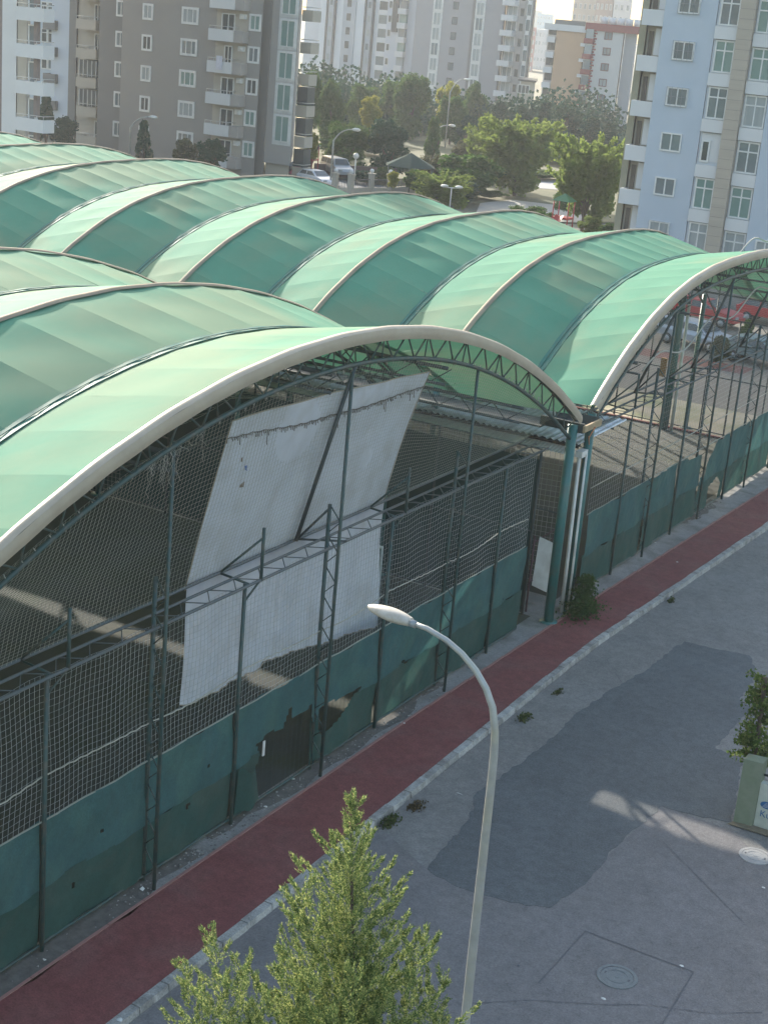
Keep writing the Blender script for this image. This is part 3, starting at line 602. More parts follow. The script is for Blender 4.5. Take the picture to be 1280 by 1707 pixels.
b = MB(); b.tube(h0-ax*.07, h0+ax*.04, .042, 12); b.build('collar', steel_grey, lam)

# ================================================================== MANHOLES, LITTER, WEEDS
def manhole(px, py, rad, label, m):
    c = atZ(px, py, ZR+.012); r = thing('manhole_cover', label, 'manhole cover', (c.x, c.y, ZR))
    def ring(r0, r1, z0, z1, nm, mm):
        b = MB(); n = 40
        vs = []
        for i in range(n):
            a = 2*math.pi*i/n; vs += [(c.x+r0*math.cos(a), c.y+r0*math.sin(a), z1), (c.x+r1*math.cos(a), c.y+r1*math.sin(a), z1), (c.x+r1*math.cos(a), c.y+r1*math.sin(a), z0)]
        fs = []
        for i in range(n):
            j = (i+1) % n; fs += [(i*3, i*3+1, j*3+1, j*3), (i*3+1, i*3+2, j*3+2, j*3+1)]
        b.add(vs, fs); b.build(nm, mm, r)
    ring(rad*.82, rad, ZR, ZR+.022, 'rim', m)
    ring(0.001, rad*.80, ZR, ZR+.018, 'lid', m)
    ring(rad*.50, rad*.56, ZR, ZR+.024, 'raised_ring', m); ring(0.001, rad*.12, ZR, ZR+.024, 'boss', m)
    for s in (-1, 1):
        b = MB(); b.box((c.x+s*rad*.6-.02, c.y-.03, ZR+.012), (c.x+s*rad*.6+.02, c.y+.03, ZR+.021)); b.build('lifting_slot', jm, r)
manhole(1028,1628,.37, 'round grey manhole cover in the middle of the near road', mat('cast_iron', (.19,.21,.21), (.14,.155,.16), 9, .6, bump=.8, bscale=50))
manhole(1258,1427,.34, 'pale round manhole cover beside the green pillar at the right edge', mat('pale_cover', (.42,.41,.39), (.3,.29,.28), 6, .7, bump=.8, bscale=30))
lit = [(200,1700,'white paper scrap on the path at the bottom left corner','paper'),(443,1345,'small white scrap beside the pink edging left of the torn cloth','paper'),(488,1298,'crumpled white wrapper below the torn windbreak hole','wrapper'),(672,1205,'flattened pale wrapper on the edging right of the lattice post','wrapper'),(575,1238,'small white cup lying under the eye shaped tear','cup'),(765,1323,'small white stick lying on the road near the kerb','stick'),(1272,1480,'white scrap on the road at the right edge','paper'),(1005,1665,'white scrap just below the manhole cover','paper'),(1135,1610,'tiny white scrap at the corner of the square repair','paper'),(1128,937,'white scrap on the path under the right hand fence','paper'),(1092,905,'pale scrap at the foot of the right hand fence','paper'),(238,1482,'white bag at the foot of the lattice post','bag'),(75,1600,'small pale scrap at the foot of the leftmost post','paper'),(864,1610,'black clod on the road left of the manhole cover','clod')]
for px, py, lb, nm in lit:
    z = -.004 if (px < 700 or py < 1000) and nm != 'stick' else ZR+.01
    p = atZ(px, py, z); b = MB(); s = .055 if nm not in ('wrapper','bag') else .09
    if px == 200: s = .09
    hh = .02 if nm not in ('bag','cup') else .06
    n = 7; vs = [(p.x, p.y, z+hh)]; ring_ = [(p.x+s*random.uniform(.5,1)*math.cos(2*math.pi*i/n)*(2 if nm == 'stick' else 1), p.y+s*random.uniform(.4,.8)*math.sin(2*math.pi*i/n)*(.5 if nm == 'stick' else 1), z+random.uniform(.002,hh*.5)) for i in range(n)]
    b.add(vs+ring_, [(0, 1+i, 1+(i+1) % n) for i in range(n)]); b.build(nm if nm != 'paper' else 'paper_scrap', white_paint if nm != 'clod' else jm, label=lb, cat='litter')
b = MB()   # fine rubble along the fence foot
for i in range(700):
    y = random.choice([random.uniform(19.5,24), random.uniform(24,33), random.uniform(50,54), random.uniform(13,37)]); x = random.uniform(-15.75, -15.38); s = random.uniform(.008,.035); zz = -.006
    a = random.uniform(0,6); b.add([(x+s*math.cos(a),y+s*math.sin(a),zz),(x+s*math.cos(a+2),y+s*math.sin(a+2),zz),(x+s*math.cos(a+4),y+s*math.sin(a+4),zz),(x,y,zz+s*.8)], [(0,1,3),(1,2,3),(2,0,3)], i % 3)
b.build('rubble', [concrete, dirt, mat('pale_rubble', (.36,.34,.31))], kind='stuff')

def tri_cloud(cent, size, axis=None, spread=1.0, aspect=.45, up=.0):
    """numpy: one leaf (quad of two triangles folded) per centre"""
    n = len(cent); d = rng.normal(size=(n,3)); 
    if axis is not None: d = d*spread+axis
    d /= np.linalg.norm(d, axis=1, keepdims=True); r = rng.normal(size=(n,3)); s = np.cross(d, r); s /= np.linalg.norm(s, axis=1, keepdims=True)
    size = np.broadcast_to(np.asarray(size), (n,))[:,None]
    v = np.stack([cent, cent+d*size*.5+s*size*aspect, cent+d*size, cent+d*size*.5-s*size*aspect], 1).reshape(-1,3); return v
def leaf_mesh(name, v, mats, mi=None):
    n = len(v)//4; me = bpy.data.meshes.new(name); me.vertices.add(len(v)); me.vertices.foreach_set('co', v.astype(np.float32).ravel())
    me.loops.add(4*n); me.loops.foreach_set('vertex_index', np.arange(4*n, dtype=np.int32)); me.polygons.add(n)
    me.polygons.foreach_set('loop_start', np.arange(0,4*n,4,dtype=np.int32)); me.polygons.foreach_set('loop_total', np.full(n,4,dtype=np.int32))
    for m in (mats if isinstance(mats,(list,tuple)) else [mats]): me.materials.append(m)
    if mi is not None: me.polygons.foreach_set('material_index', mi.astype(np.int32))
    me.update(); me.validate(); return me
def link(me, name, parent, loc=None, **k):
    o = bpy.data.objects.new(name, me); S.collection.objects.link(o); o.parent = parent
    if loc is not None: o.location = loc
    tag(o, **k); return o
weed_m = leafmat('weed_leaf', (.05,.085,.025), (.10,.11,.045), .3)
def tuft(px, py, r, h, n, label, nm='weed_tuft', z=ZR, m=None):
    p = atZ(px, py, z); c = np.array([0,0,0.])+np.column_stack([rng.normal(0,r*.28,n), rng.normal(0,r*.6,n), np.abs(rng.normal(0,h*.4,n))])
    o = link(leaf_mesh(nm, tri_cloud(c, rng.uniform(.04,.09,n)*(1 if h < .5 else 1.5), axis=np.array([0,0,.8])), m or weed_m), nm, None, (p.x, p.y, z), label=label, cat='weed')
    return o
tuft(650,1372,.28,.10,260,'dark green weeds against the kerb beside the cypress top')
tuft(695,1345,.25,.05,120,'dry brown weeds along the kerb above the cypress top', m=leafmat('dry_weed', (.12,.09,.05), (.08,.07,.04)))
tuft(872,1198,.25,.06,160,'green weeds at the kerb right of the lamp pole')
tuft(930,1155,.15,.04,60,'sparse grass at the kerb further along the road')
tuft(1117,1003,.14,.12,90,'small dark tuft at the kerb near the right hand fence')
tuft(500,1470,.2,.08,120,'dark weeds in the gutter left of the cypress')

# climbing bush by the white column
p = atZ(968,1030,0); n = 4200; bush = thing('bush', 'leafy green bush growing at the foot of the white column', 'bush', (p.x, p.y, 0))
a = rng.random(n); c = np.column_stack([rng.normal(0,.19,n)*(1.2-.8*a)-.12, rng.normal(0,.36,n)*(1.15-.8*a)+.30+.12*np.sin(a*9), a**1.5*1.1+.04]); 
link(leaf_mesh('foliage', tri_cloud(c, rng.uniform(.05,.11,n), aspect=.35), leafmat('bush_leaf', (.035,.075,.022), (.07,.12,.03), .35)), 'foliage', bush)
b = MB()
for k in range(5): b.tube((p.x-.1+.05*k, p.y+.1*k, -.02), (p.x-.15+.04*k, p.y+.25+.08*k, .9), .012, 5)
b.build('stem', mat('bark', (.12,.09,.065), (.08,.06,.045), 6, .9), bush)
bark = MATS['bark']

# ================================================================== PILLAR, WALL AND SHRUB AT RIGHT
WD = atZ(1221,1371,ZR)-Vector((-7.13,29.28,ZR))
gw = thing('garden_wall', 'low garden wall with grey green end pillar and white panel, at the right edge', 'wall', (-6.9, 29.6, ZR))
b = MB(); b.add([(-7.13,29.28,ZR),(-6.72,29.34,ZR),(-6.72,29.7,ZR),(-7.13,29.62,ZR),(-7.13,29.28,1.42),(-6.72,29.34,1.42),(-6.72,29.7,1.42),(-7.13,29.62,1.42),(-6.93,29.48,1.5)],[(0,1,5,4),(1,2,6,5),(2,3,7,6),(3,0,4,7),(4,5,8),(5,6,8),(6,7,8),(7,4,8)]); b.build('pillar', mat('grey_green_render', (.19,.22,.15), (.15,.18,.12), 3, .9, bump=.3, stain=(.25,.26,.2), sscale=3, sfac=.4), gw)
b = MB(); b.box((-6.72,29.42,ZR),(-2.5,29.60,.92)); b.build('wall_panel', mat('pale_render', (.52,.54,.47), (.44,.46,.40), 3, .9, stain=(.3,.31,.26), sscale=2, sfac=.4), gw)
bluep = mat('blue_paint', (.03,.13,.30), rough=.6)
q = atY(1277,1343,29.41+WD.y)-Vector((WD.x,0,0)); b = MB()     # painted blue roundel and lettering
n = 24; b.poly([(q.x+.14*math.cos(2*math.pi*i/n), 29.413, q.z+.085*math.sin(2*math.pi*i/n)) for i in range(n)]); b.build('blue_roundel', bluep, gw)
b = MB()
for i in range(4): b.poly([(q.x-.09+.02*i, 29.409, q.z-.05+.03*i),(q.x+.10, 29.409, q.z-.047+.03*i),(q.x+.10, 29.409, q.z-.040+.03*i),(q.x-.09+.02*i, 29.409, q.z-.043+.03*i)])
b.build('roundel_stripes', white_paint, gw)
tcu = bpy.data.curves.new('wall_lettering', 'FONT'); tcu.body = 'Ku'; tcu.size = .21; tcu.extrude = .002
to = bpy.data.objects.new('wall_lettering', tcu); S.collection.objects.link(to); dg = bpy.context.evaluated_depsgraph_get(); me = bpy.data.meshes.new_from_object(to.evaluated_get(dg)); bpy.data.objects.remove(to)
me.materials.clear(); me.materials.append(bluep); o = bpy.data.objects.new('wall_lettering', me); S.collection.objects.link(o); o.parent = gw; o.rotation_euler = (R(90), 0, 0); o.location = Vector((q.x-.12, 29.412, q.z-.29))-gw.location
for i in range(5):
    b = MB(); x = -6.5+.45*i; b.tube((x,29.5,.9),(x,29.5,2.3),.03,6); b.build('railing_post', steel_dark, gw)
b = MB(); b.tube((-6.7,29.5,2.2),(-2.5,29.5,2.2),.025,6); b.tube((-6.7,29.5,1.1),(-2.5,29.5,1.1),.025,6); b.build('railing', steel_dark, gw); gw.location += Vector((WD.x, WD.y, 0))
sheet('garden_soil', [(-6.9+WD.x,29.5+WD.y),(12,29.5+WD.y),(12,60),(-6.2,60)], ZR+.03, dirt)
sheet('verge_soil', rough_outline([(-7.2+WD.x,29.1+WD.y),(-4,29.2+WD.y),(-4,29.42+WD.y),(-7.1+WD.x,29.4+WD.y)], .01), ZR+.03, mat('dry_soil', (.24,.19,.13), (.15,.13,.08), 6, .95, bump=.6, bscale=20))
sh = thing('climbing_shrub', 'tall bright leafed shrub leaning over the garden wall at the right edge', 'shrub', (-7.5, 31.3, 0))
br = []; tw = MB(); cs = []; szs = []
for k in range(64):      # arching shoots with their own leaves
    a = random.uniform(0, 6.28); z0 = random.uniform(.9, 2.9); L_ = random.uniform(.28, .62)*(1 if z0 < 2.5 else .8); el = random.uniform(.2, 1.2)
    p0 = np.array([.12+.08*math.cos(a), .08*math.sin(a), z0]); d = np.array([math.cos(a)*math.cos(el), math.sin(a)*math.cos(el)*1.2, math.sin(el)])
    m = random.randint(45, 85); q = rng.random(m)[:,None]**.8; pts_ = p0+d*L_*q+np.array([0,0,-.16])*q**2; cs.append(pts_+rng.normal(size=(m,3))*.045); szs.append(rng.uniform(.035,.12,m))
    tw.path([tuple(p0+np.array([-7.5,31.3,0])), tuple(p0+d*L_*.5+np.array([-7.5,31.3,-.04])), tuple(p0+d*L_+np.array([-7.5,31.3,-.16]))], .006, 4)
cs = np.concatenate(cs); szs = np.concatenate(szs)
link(leaf_mesh('foliage', tri_cloud(cs, szs, aspect=.34), [leafmat('shrub_leaf', (.06,.12,.025), (.10,.16,.035), .5), leafmat('shrub_leaf_pale', (.26,.30,.10), (.18,.24,.06), .5)], (rng.random(len(cs)) < .3).astype(int)), 'foliage', sh)
tw.build('twig', bark, sh)
b = MB(); b.path([(-7.4,31.3,-.1),(-7.4,31.35,1.5),(-7.45,31.3,3.0)], .05, 8); b.build('trunk', bark, sh)

# ================================================================== CYPRESS
def spray_plume(base, tip, rb, n_twig, fluff=1.0):
    """plume of upswept scale leaf sprays round the axis base->tip"""
    base = np.array(base, float); tip = np.array(tip, float); L = np.linalg.norm(tip-base); d = (tip-base)/L
    a = np.cross(d, [0.3,.9,.1]); a /= np.linalg.norm(a); c = np.cross(d, a); V = []
    for i in range(n_twig):
        t = rng.random()**.85; th = rng.random()*2*np.pi
        R_ = rb*(1-t)**.75*(.55+.45*rng.random())+.012
        cl = 1+.35*math.sin(th*3+t*14)
        out = a*math.cos(th)+c*math.sin(th); start = base+d*L*t+out*R_*.25
        tw = out*(.62-.34*t)+d*(1.0+.35*rng.random())+np.array([0,0,.12]); tw /= np.linalg.norm(tw); Lt = (R_*.95*cl+.035)*(.7+.6*rng.random())
        m = max(8, int(Lt/.010)); s = (np.arange(m)+rng.random(m))/m
        side = np.cross(tw, rng.normal(size=3)); side /= np.linalg.norm(side)
        w = (.030*(1-s)**.5+.008)*fluff
        sg = rng.choice([-1,1], m)
        cen = start+tw*(Lt*s)[:,None]
        dirs = tw*1.0+side*(sg*.6)[:,None]+rng.normal(size=(m,3))*.18
        dirs /= np.linalg.norm(dirs, axis=1, keepdims=True)
        s2 = np.cross(dirs, rng.normal(size=(m,3))); s2 /= np.linalg.norm(s2, axis=1, keepdims=True)
        sz = w[:,None]
        V.append(np.stack([cen, cen+dirs*sz*.5+s2*sz*.20, cen+dirs*sz*1.15, cen+dirs*sz*.5-s2*sz*.20], 1).reshape(-1,3))
    return np.concatenate(V)
CD = 11.2
trunk_xy = atD(600,1500,CD); tx, ty = trunk_xy.x, trunk_xy.y
tipp = atD(590,1322,CD); tipp = Vector((tx+(tipp.x-tx), ty+(tipp.y-ty), tipp.z))
cy = thing('cypress_tree', 'sunlit yellow green cypress rising at the bottom edge in front of the road', 'tree', (tx, ty, ZR))
b = MB(); b.path([(tx,ty,ZR),(tx,ty,6),(tx+.02,ty,9),(tipp.x,tipp.y,tipp.z-.25)], .1, 8, radii=[.16,.08,.022,.005]); b.build('trunk', bark, cy)
plumes = []
def T(px, py, dd=0): p = atD(px, py, CD+dd); return np.array((p.x, p.y, p.z))
def leader(base, tip, wmax, n, wpow=.75, lean=.9):
    """a leader clothed in upswept side branches, each one a small pointed plume"""
    base = np.array(base, float); tip = np.array(tip, float); L = np.linalg.norm(tip-base); d = (tip-base)/L
    a = np.cross(d, [.3,.9,.1]); a /= np.linalg.norm(a); c = np.cross(d, a)
    for i in range(n):
        t = 1-((i+rng.random())/n)**.85; t = min(t, 1-.13/L); th = i*2.4+rng.random()*.9; sd = L*(1-t); w = min(wmax, .30*sd**.85)*rng.uniform(.4,1.35)+.004
        out = a*math.cos(th)+c*math.sin(th); p0 = base+d*L*t; p1 = p0+out*w+d*(min(w*lean*1.25, sd*.8)+.01)+np.array([0,0,w*.2])
        plumes.append((p0, p1, .012+.15*w, int(18+190*w), .50+.5*min(.45,w)))
    plumes.append((tip-d*.26*min(1,L), tip, .016, 16, .6)); q = tip-d*.16; plumes.append((q, q+d*.12+a*.05, .01, 7, .55)); plumes.append((q-d*.1, q+d*.0-a*.08, .012, 8, .55))
leader((tx,ty,6.6), (tipp.x,tipp.y,tipp.z), .62, 200)
for px, py, dd, zb, w, n in [(503,1432,0,9.0,.14,12),(647,1478,.1,8.9,.16,12),(505,1500,.2,8.5,.16,12),(650,1545,-.2,8.3,.18,14),(470,1568,-.3,7.7,.22,26),(708,1548,.1,7.7,.22,34),(690,1620,-.4,7.4,.22,26),(744,1622,.0,7.2,.26,44),(735,1690,-.3,6.8,.26,30),(350,1548,.1,6.9,.24,46),(302,1598,.0,6.7,.24,48),(395,1590,-.3,6.8,.22,34),(335,1650,-.4,6.5,.25,34),(445,1650,-.5,6.7,.25,34),(520,1620,-.6,7.0,.25,34),(650,1640,-.6,6.9,.25,34),(590,1610,-.7,7.2,.25,34),(560,1680,-.8,6.6,.28,36),(660,1700,-.7,6.4,.28,36),(420,1690,-.4,6.3,.28,34)]:
    tp = T(px, py, dd); k = .30; bs = np.array((tx,ty,zb-.9))*(1-k)+np.array((tp[0],tp[1],zb-.9))*k; leader(bs, tp, w*1.15, int(n*1.5), .6, 1.1)
for k in range(34):    # body of the tree below the frame
    a = random.uniform(0, 6.28); z = random.uniform(3.2, 6.4); r = 1.7*(1-(z/11))+.3; leader((tx,ty,z-.6),(tx+r*math.cos(a), ty+r*math.sin(a), z+.9), .28, 9)
V = np.concatenate([spray_plume(*p) for p in plumes]); V -= np.array([tx, ty, ZR])
nq = len(V)//4; cen = V.reshape(-1,4,3).mean(1)
mi = (rng.random(nq) < .35).astype(int)
link(leaf_mesh('foliage', V, [leafmat('cypress_leaf', (.14,.21,.075), (.07,.12,.045), .35), leafmat('cypress_leaf_tip', (.47,.49,.20), (.29,.35,.13), .42)], mi), 'foliage', cy)


# ================================================================== PARK TREES
tm = {'dark': leafmat('dark_conifer_leaf', (.020,.060,.034), (.032,.078,.042), .15), 'olive': leafmat('olive_leaf', (.05,.105,.03), (.09,.14,.04), .35), 'mid': leafmat('mid_leaf', (.045,.10,.024), (.08,.145,.032), .4),
      'bright': leafmat('bright_leaf', (.12,.18,.04), (.20,.25,.07), .5), 'yellow': leafmat('yellow_leaf', (.28,.27,.04), (.20,.22,.05), .45), 'brown': leafmat('brown_leaf', (.10,.09,.05), (.10,.12,.05), .3), 'orange': leafmat('orange_leaf', (.42,.22,.05), (.3,.26,.06), .4)}
tree_cache = {}
def crown_mesh(kind, var):
    key = (kind, var)
    if key in tree_cache: return tree_cache[key]
    ls = {'round':.055,'feather':.06,'cone':.05,'block':.045,'willow':.05}[kind]; n = 11000 if kind != 'feather' else 6500; N = 34 if kind != 'feather' else 24
    # blobs in the unit crown (radius 1, z 0..2)
    bl = []
    for i in range(N):
        z = rng.uniform(.15,1.85); t = z/2
        R_ = {'round': math.sqrt(max(.02,1-(z-1)**2)), 'feather': .55+.45*math.sin(t*3)-.1*t, 'cone': 1.0*(1-t)**.8+.05, 'block': .95, 'willow': .9*math.sqrt(max(.05,1-(z-.9)**2/1.25))}[kind]
        a = rng.uniform(0, 6.28); r = R_*math.sqrt(rng.random())*.8; bl.append((r*math.cos(a), r*math.sin(a), z, rng.uniform(.18,.36)*(.7 if kind == 'cone' else 1)))
    bl = np.array(bl); idx = rng.integers(0, N, n); d = rng.normal(size=(n,3)); d /= np.linalg.norm(d, axis=1, keepdims=True); rr = rng.random(n)**.4
    c = bl[idx,:3]+d*(bl[idx,3]*rr)[:,None]
    axis = {'round':None,'feather':np.array([0,0,.9]),'cone':np.array([0,0,.4]),'block':np.array([0,0,.6]),'willow':np.array([0,0,-.8])}[kind]
    sz = rng.uniform(.6,1.4,n)*ls*1.9
    if kind == 'feather':      # long upswept fronds breaking the outline
        k = 95; base_a = rng.random(k)*6.28; fr = []
        for i in range(k):
            z = rng.uniform(.7,1.8); r0 = .45*rng.random()+.2; st = np.array([r0*math.cos(base_a[i]), r0*math.sin(base_a[i]), z]); dv = np.array([math.cos(base_a[i])*.7, math.sin(base_a[i])*.7, .75]); dv /= np.linalg.norm(dv)
            m = 70; s = rng.random(m)[:,None]; fr.append(st+dv*s*.85+rng.normal(size=(m,3))*.022-np.array([0,0,.12])*s**2)
        c = np.concatenate([c, *fr]); sz = np.concatenate([sz, rng.uniform(.07,.12,k*70)])
    me = leaf_mesh('crown_'+kind, tri_cloud(c, sz, axis=axis, spread=.8, aspect=.42), tm['dark']); tree_cache[key] = me; return me
trunk_me = MB(); trunk_me.path([(0,0,0),(.02,0,.4),(0,.02,.75),(.03,0,1.0)], .5, 8, radii=[.5,.38,.3,.15]); 
for a in (0, 2.1, 4.2): trunk_me.path([(0,0,.6),(1.2*math.cos(a),1.2*math.sin(a),.85),(2.2*math.cos(a),2.2*math.sin(a),1.12)], .2, 5, radii=[.25,.14,.06])
trunk_me = trunk_me.mesh('trunk', bark)
cm_cache = {}
def tree(name, label, px, top, bot, wpx, D, kind, col, group=None, trunk_px=None, var=None):
    c = atD(px, (top+bot)/2, D); rx = wpx/2/FPX*D; h = (bot-top)/FPX*D
    zt = c.z+h/2; zb = max(.2, c.z-h/2)
    r = thing(name, label, 'tree' if name != 'bush' else 'bush', (c.x, c.y, -.05), group)
    v = random.randint(0,2) if var is None else var; key = (kind, v, col)
    if key not in cm_cache:
        me = crown_mesh(kind, v).copy(); me.materials.clear(); me.materials.append(tm[col]); cm_cache[key] = me
    o = put(cm_cache[key], 'crown', r, (c.x, c.y, zb), random.uniform(0,6.28), (rx, rx, (zt-zb)/2))
    if name != 'bush':
        t = put(trunk_me, 'trunk', r, (c.x, c.y, -.1), random.uniform(0,6), (.3+.02*rx, .3+.02*rx, zb+(zt-zb)*.45))
    return r
TL = [
 ('olive_tree','dense trimmed dark green tree behind the grey van, left one of two',578,208,294,84,158,'block','olive'),
 ('olive_tree','dense trimmed dark green tree with grey crown right of the van',650,206,300,86,156,'block','dark'),
 ('poplar_tree','yellow leaved tree standing out above the two trimmed trees',618,163,212,42,185,'round','yellow'),
 ('sapling','small tree with yellow and orange leaves beside the grey apartment block',521,222,264,28,150,'round','yellow'),
 ('willow_tree','pale drooping tree against the corner of the grey apartment block',519,120,215,46,178,'willow','olive'),
 ('willow_tree','green drooping tree left of the yellow tree, below the striped tower',556,135,235,62,188,'willow','olive'),
 ('willow_tree','grey green tree behind the yellow tree',604,142,235,70,205,'willow','olive'),
 ('eucalyptus_tree','tall tree in the middle of the park row, below the dark tower strip',684,125,235,84,205,'willow','olive'),
 ('eucalyptus_tree','tree left of the tall middle park tree',648,140,230,50,212,'round','mid'),
 ('poplar_tree','tree with yellow top under the grey tower',746,138,215,48,212,'round','yellow'),
 ('eucalyptus_tree','dark tree under the yellow topped one',752,160,250,58,204,'round','mid'),
 ('eucalyptus_tree','light green tree at the right corner of the grey tower',792,138,235,52,218,'willow','olive'),
 ('cypress_tree','yellow green cypress beside the second park lamp',722,192,275,42,168,'cone','olive'),
 ('bare_shrub','brownish shrub at the foot of the second park lamp',775,232,280,60,172,'round','brown'),
 ('pine_tree','dark conifer at the left end of the dark row',778,195,268,60,200,'cone','dark'),
 ('pine_tree','dark conifer below the grey tower balconies',828,165,262,62,206,'cone','dark'),
 ('pine_tree','dark conifer in front of the small beige house',866,178,262,56,205,'cone','dark'),
 ('pine_tree','dark conifer below the left edge of the orange block',905,172,262,60,207,'cone','dark'),
 ('pine_tree','dark rounded conifer below the orange facade',945,188,262,64,204,'round','dark'),
 ('pine_tree','dark conifer below the red balconies',984,196,268,60,204,'cone','dark'),
 ('pine_tree','dark conifer below the white facade with brown framed windows',1012,205,275,50,202,'cone','dark'),
 ('pine_tree','dark tree filling the row behind the feathery trees',862,205,272,80,196,'round','dark'),
 ('pine_tree','dark tree right of the broad feathery tree',925,215,272,80,192,'round','dark'),
 ('acacia_tree','broad feathery light green tree in the middle of the park',862,214,335,130,150,'feather','bright'),
 ('acacia_tree','feathery tree behind and left of the broad one',806,224,300,66,160,'feather','bright'),
 ('acacia_tree','dark green spreading tree left of the broad feathery tree',778,256,345,120,146,'round','mid'),
 ('bare_shrub','brown topped bush behind the big leaved tree',722,262,320,60,150,'round','brown'),
 ('fig_tree','large leaved bright green tree round the twin lamp',736,296,362,92,131,'feather','bright'),
 ('acacia_tree','feathery light green tree leaning on the corner of the blue block',977,250,392,118,126,'feather','bright'),
 ('pine_tree','small dark tree in front of the grey block below the lamp',240,203,282,48,136,'cone','dark'),
 ('pine_tree','brown tinged tree in front of the grey block',312,232,285,50,136,'round','brown'),
 ('pine_tree','dark green tree under the glazed balcony of the grey block',352,230,288,54,134,'round','dark'),
 ('pine_tree','dark tree between the two left hand blocks',78,160,240,52,150,'cone','dark'),
 ('pine_tree','low dark tree right of the left hand balconies',110,195,245,50,148,'round','dark'),
]
for i, (nm, lb, px, top, bot, w, D, kd, col) in enumerate(TL): tree(nm, lb, px, top, bot, w, D, kd, col, var=i % 3)
for lb, px, top, bot, w, D, col in [('low green bush just above the middle canopy crest',880,345,378,80,126,'mid'),('leafy bush left of the red slide',900,352,385,60,124,'mid'),('bright bush at the foot of the feathery tree by the blue block',985,360,392,50,119,'bright'),('dark bush behind the gazebo',690,285,315,40,140,'mid'),('yellow green bush under the gazebo',655,286,312,26,138,'yellow'),('low bush at the foot of the blue block',1020,372,395,44,116,'mid')]:
    tree('bush', lb, px, top, bot, w, D, 'round', col)
for i, (lb, px, top, bot, w, D, col) in enumerate([('dark shrub between the grey van and the pillared wall',610,285,318,60,150,'dark'),('dark shrub just left of the gazebo roof',640,278,315,50,152,'mid'),('green shrub behind the gazebo roof, right side',712,292,330,46,140,'mid'),('broad dark shrub below the brown topped bush',760,300,350,90,140,'dark'),('low dark shrub under the broad feathery tree, left of its trunk',820,318,345,60,146,'mid'),('low hedge on the far side of the pale avenue',900,285,312,90,170,'mid'),('dark hedge below the conifers, left of the brown shrub',735,262,300,60,180,'dark'),('hedge filling the gap under the small willow trees',560,232,285,80,175,'mid'),('dark hedge under the yellow tree',625,225,275,70,180,'dark'),('green shrub left of the blue block lamp',940,320,350,50,135,'mid'),('dark hedge in front of the left conifers',820,250,300,110,186,'dark'),('low hedge right of the broad tree at the avenue',950,262,300,90,188,'dark')]):
    tree('bush', lb, px, top, bot, w, D, 'round', col, var=i % 3)
# far wood behind: one mass
n = 30000; c = []
for k in range(60):
    p = atD(random.uniform(500,1040), random.uniform(190,255), random.uniform(212,235)); r = random.uniform(2.5,5); dd = rng.normal(size=(n//60,3)); dd /= np.linalg.norm(dd,axis=1,keepdims=True); q = np.array(p)+dd*r*rng.random((n//60,1))**.4; q[:,2] = np.abs(q[:,2]); c.append(q)
link(leaf_mesh('far_wood', tri_cloud(np.concatenate(c), .6, aspect=.5), tm['dark']), 'far_wood', None, kind='stuff')
# vegetation seen through the right hand arch
tree('bush', 'tall green hedge shrub beyond the car lot seen through the right arch', 1262, 440, 540, 150, 108, 'round', 'mid')
tree('bush', 'dark hedge beyond the red car seen through the right arch', 1190, 450, 520, 110, 112, 'round', 'dark')
tree('lot_tree', 'small dark tree growing in the car lot right of the silver car', 1240, 535, 625, 34, 83, 'round', 'mid')
tree('bush', 'bush in front of the silver car seen through the right arch', 1200, 560, 612, 40, 80, 'round', 'brown')
# palm
pc = atD(945, 190, 200); pm = thing('palm_tree', 'palm crown against the orange apartment block', 'tree', (pc.x, pc.y, -.05))
b = MB(); b.path([(pc.x,pc.y,0),(pc.x,pc.y,pc.z)], .3, 8); b.build('trunk', bark, pm)
c = []
for k in range(26):
    a = k*2.4; el = random.uniform(-.2,1.2); s = rng.random(60)[:,None]; d = np.array([math.cos(a)*math.cos(el), math.sin(a)*math.cos(el), math.sin(el)]); c.append(np.array([0,0,pc.z])+d*s*3+np.array([0,0,-1.6])*s**2+rng.normal(size=(60,3))*.12)
link(leaf_mesh('crown', tri_cloud(np.concatenate(c), .45, aspect=.2), tm['dark']), 'crown', pm)

# ================================================================== BUILDINGS
wcache = {}
def window_mesh(w, h, fm, gm, mull=1, hbar=None, depth=.09, fr=.11, sill=False):
    """window facing -Y, centred, frame proud of the wall; returns (frame mesh, pane mesh)"""
    key = (w, h, fm.name, gm.name, mull, hbar, fr)
    if key in wcache: return wcache[key]
    b = MB(); d0 = -depth; d1 = .0
    b.box((-w/2,d0,-h/2),(-w/2+fr,d1,h/2)); b.box((w/2-fr,d0,-h/2),(w/2,d1,h/2)); b.box((-w/2+fr,d0,h/2-fr),(w/2-fr,d1,h/2)); b.box((-w/2+fr,d0,-h/2),(w/2-fr,d1,-h/2+fr))
    for i in range(mull):
        x = -w/2+w*(i+1)/(mull+1); b.box((x-.045,d0+.02,-h/2+fr),(x+.045,d1,h/2-fr))
    if hbar is not None: z = -h/2+h*hbar; b.box((-w/2+fr,d0+.015,z-.045),(w/2-fr,d1,z+.045))
    fme = b.mesh('window', fm)
    g = MB(); g.box((-w/2+fr,-.03,-h/2+fr),(w/2-fr,.0,h/2-fr)); gme = g.mesh('pane', gm)
    wcache[key] = (fme, gme); return wcache[key]
def window(root, x, y, z, w, h, fm, gm, mull=1, hbar=None, rz=0.0, fr=.11, pane=True):
    fme, gme = window_mesh(w, h, fm, gm, mull, hbar, fr=fr)
    o = put(fme, 'window', root, (x, y-.002 if rz == 0 else y, z), rz)
    p = bpy.data.objects.new('pane', gme); S.collection.objects.link(p); p.parent = o; return o
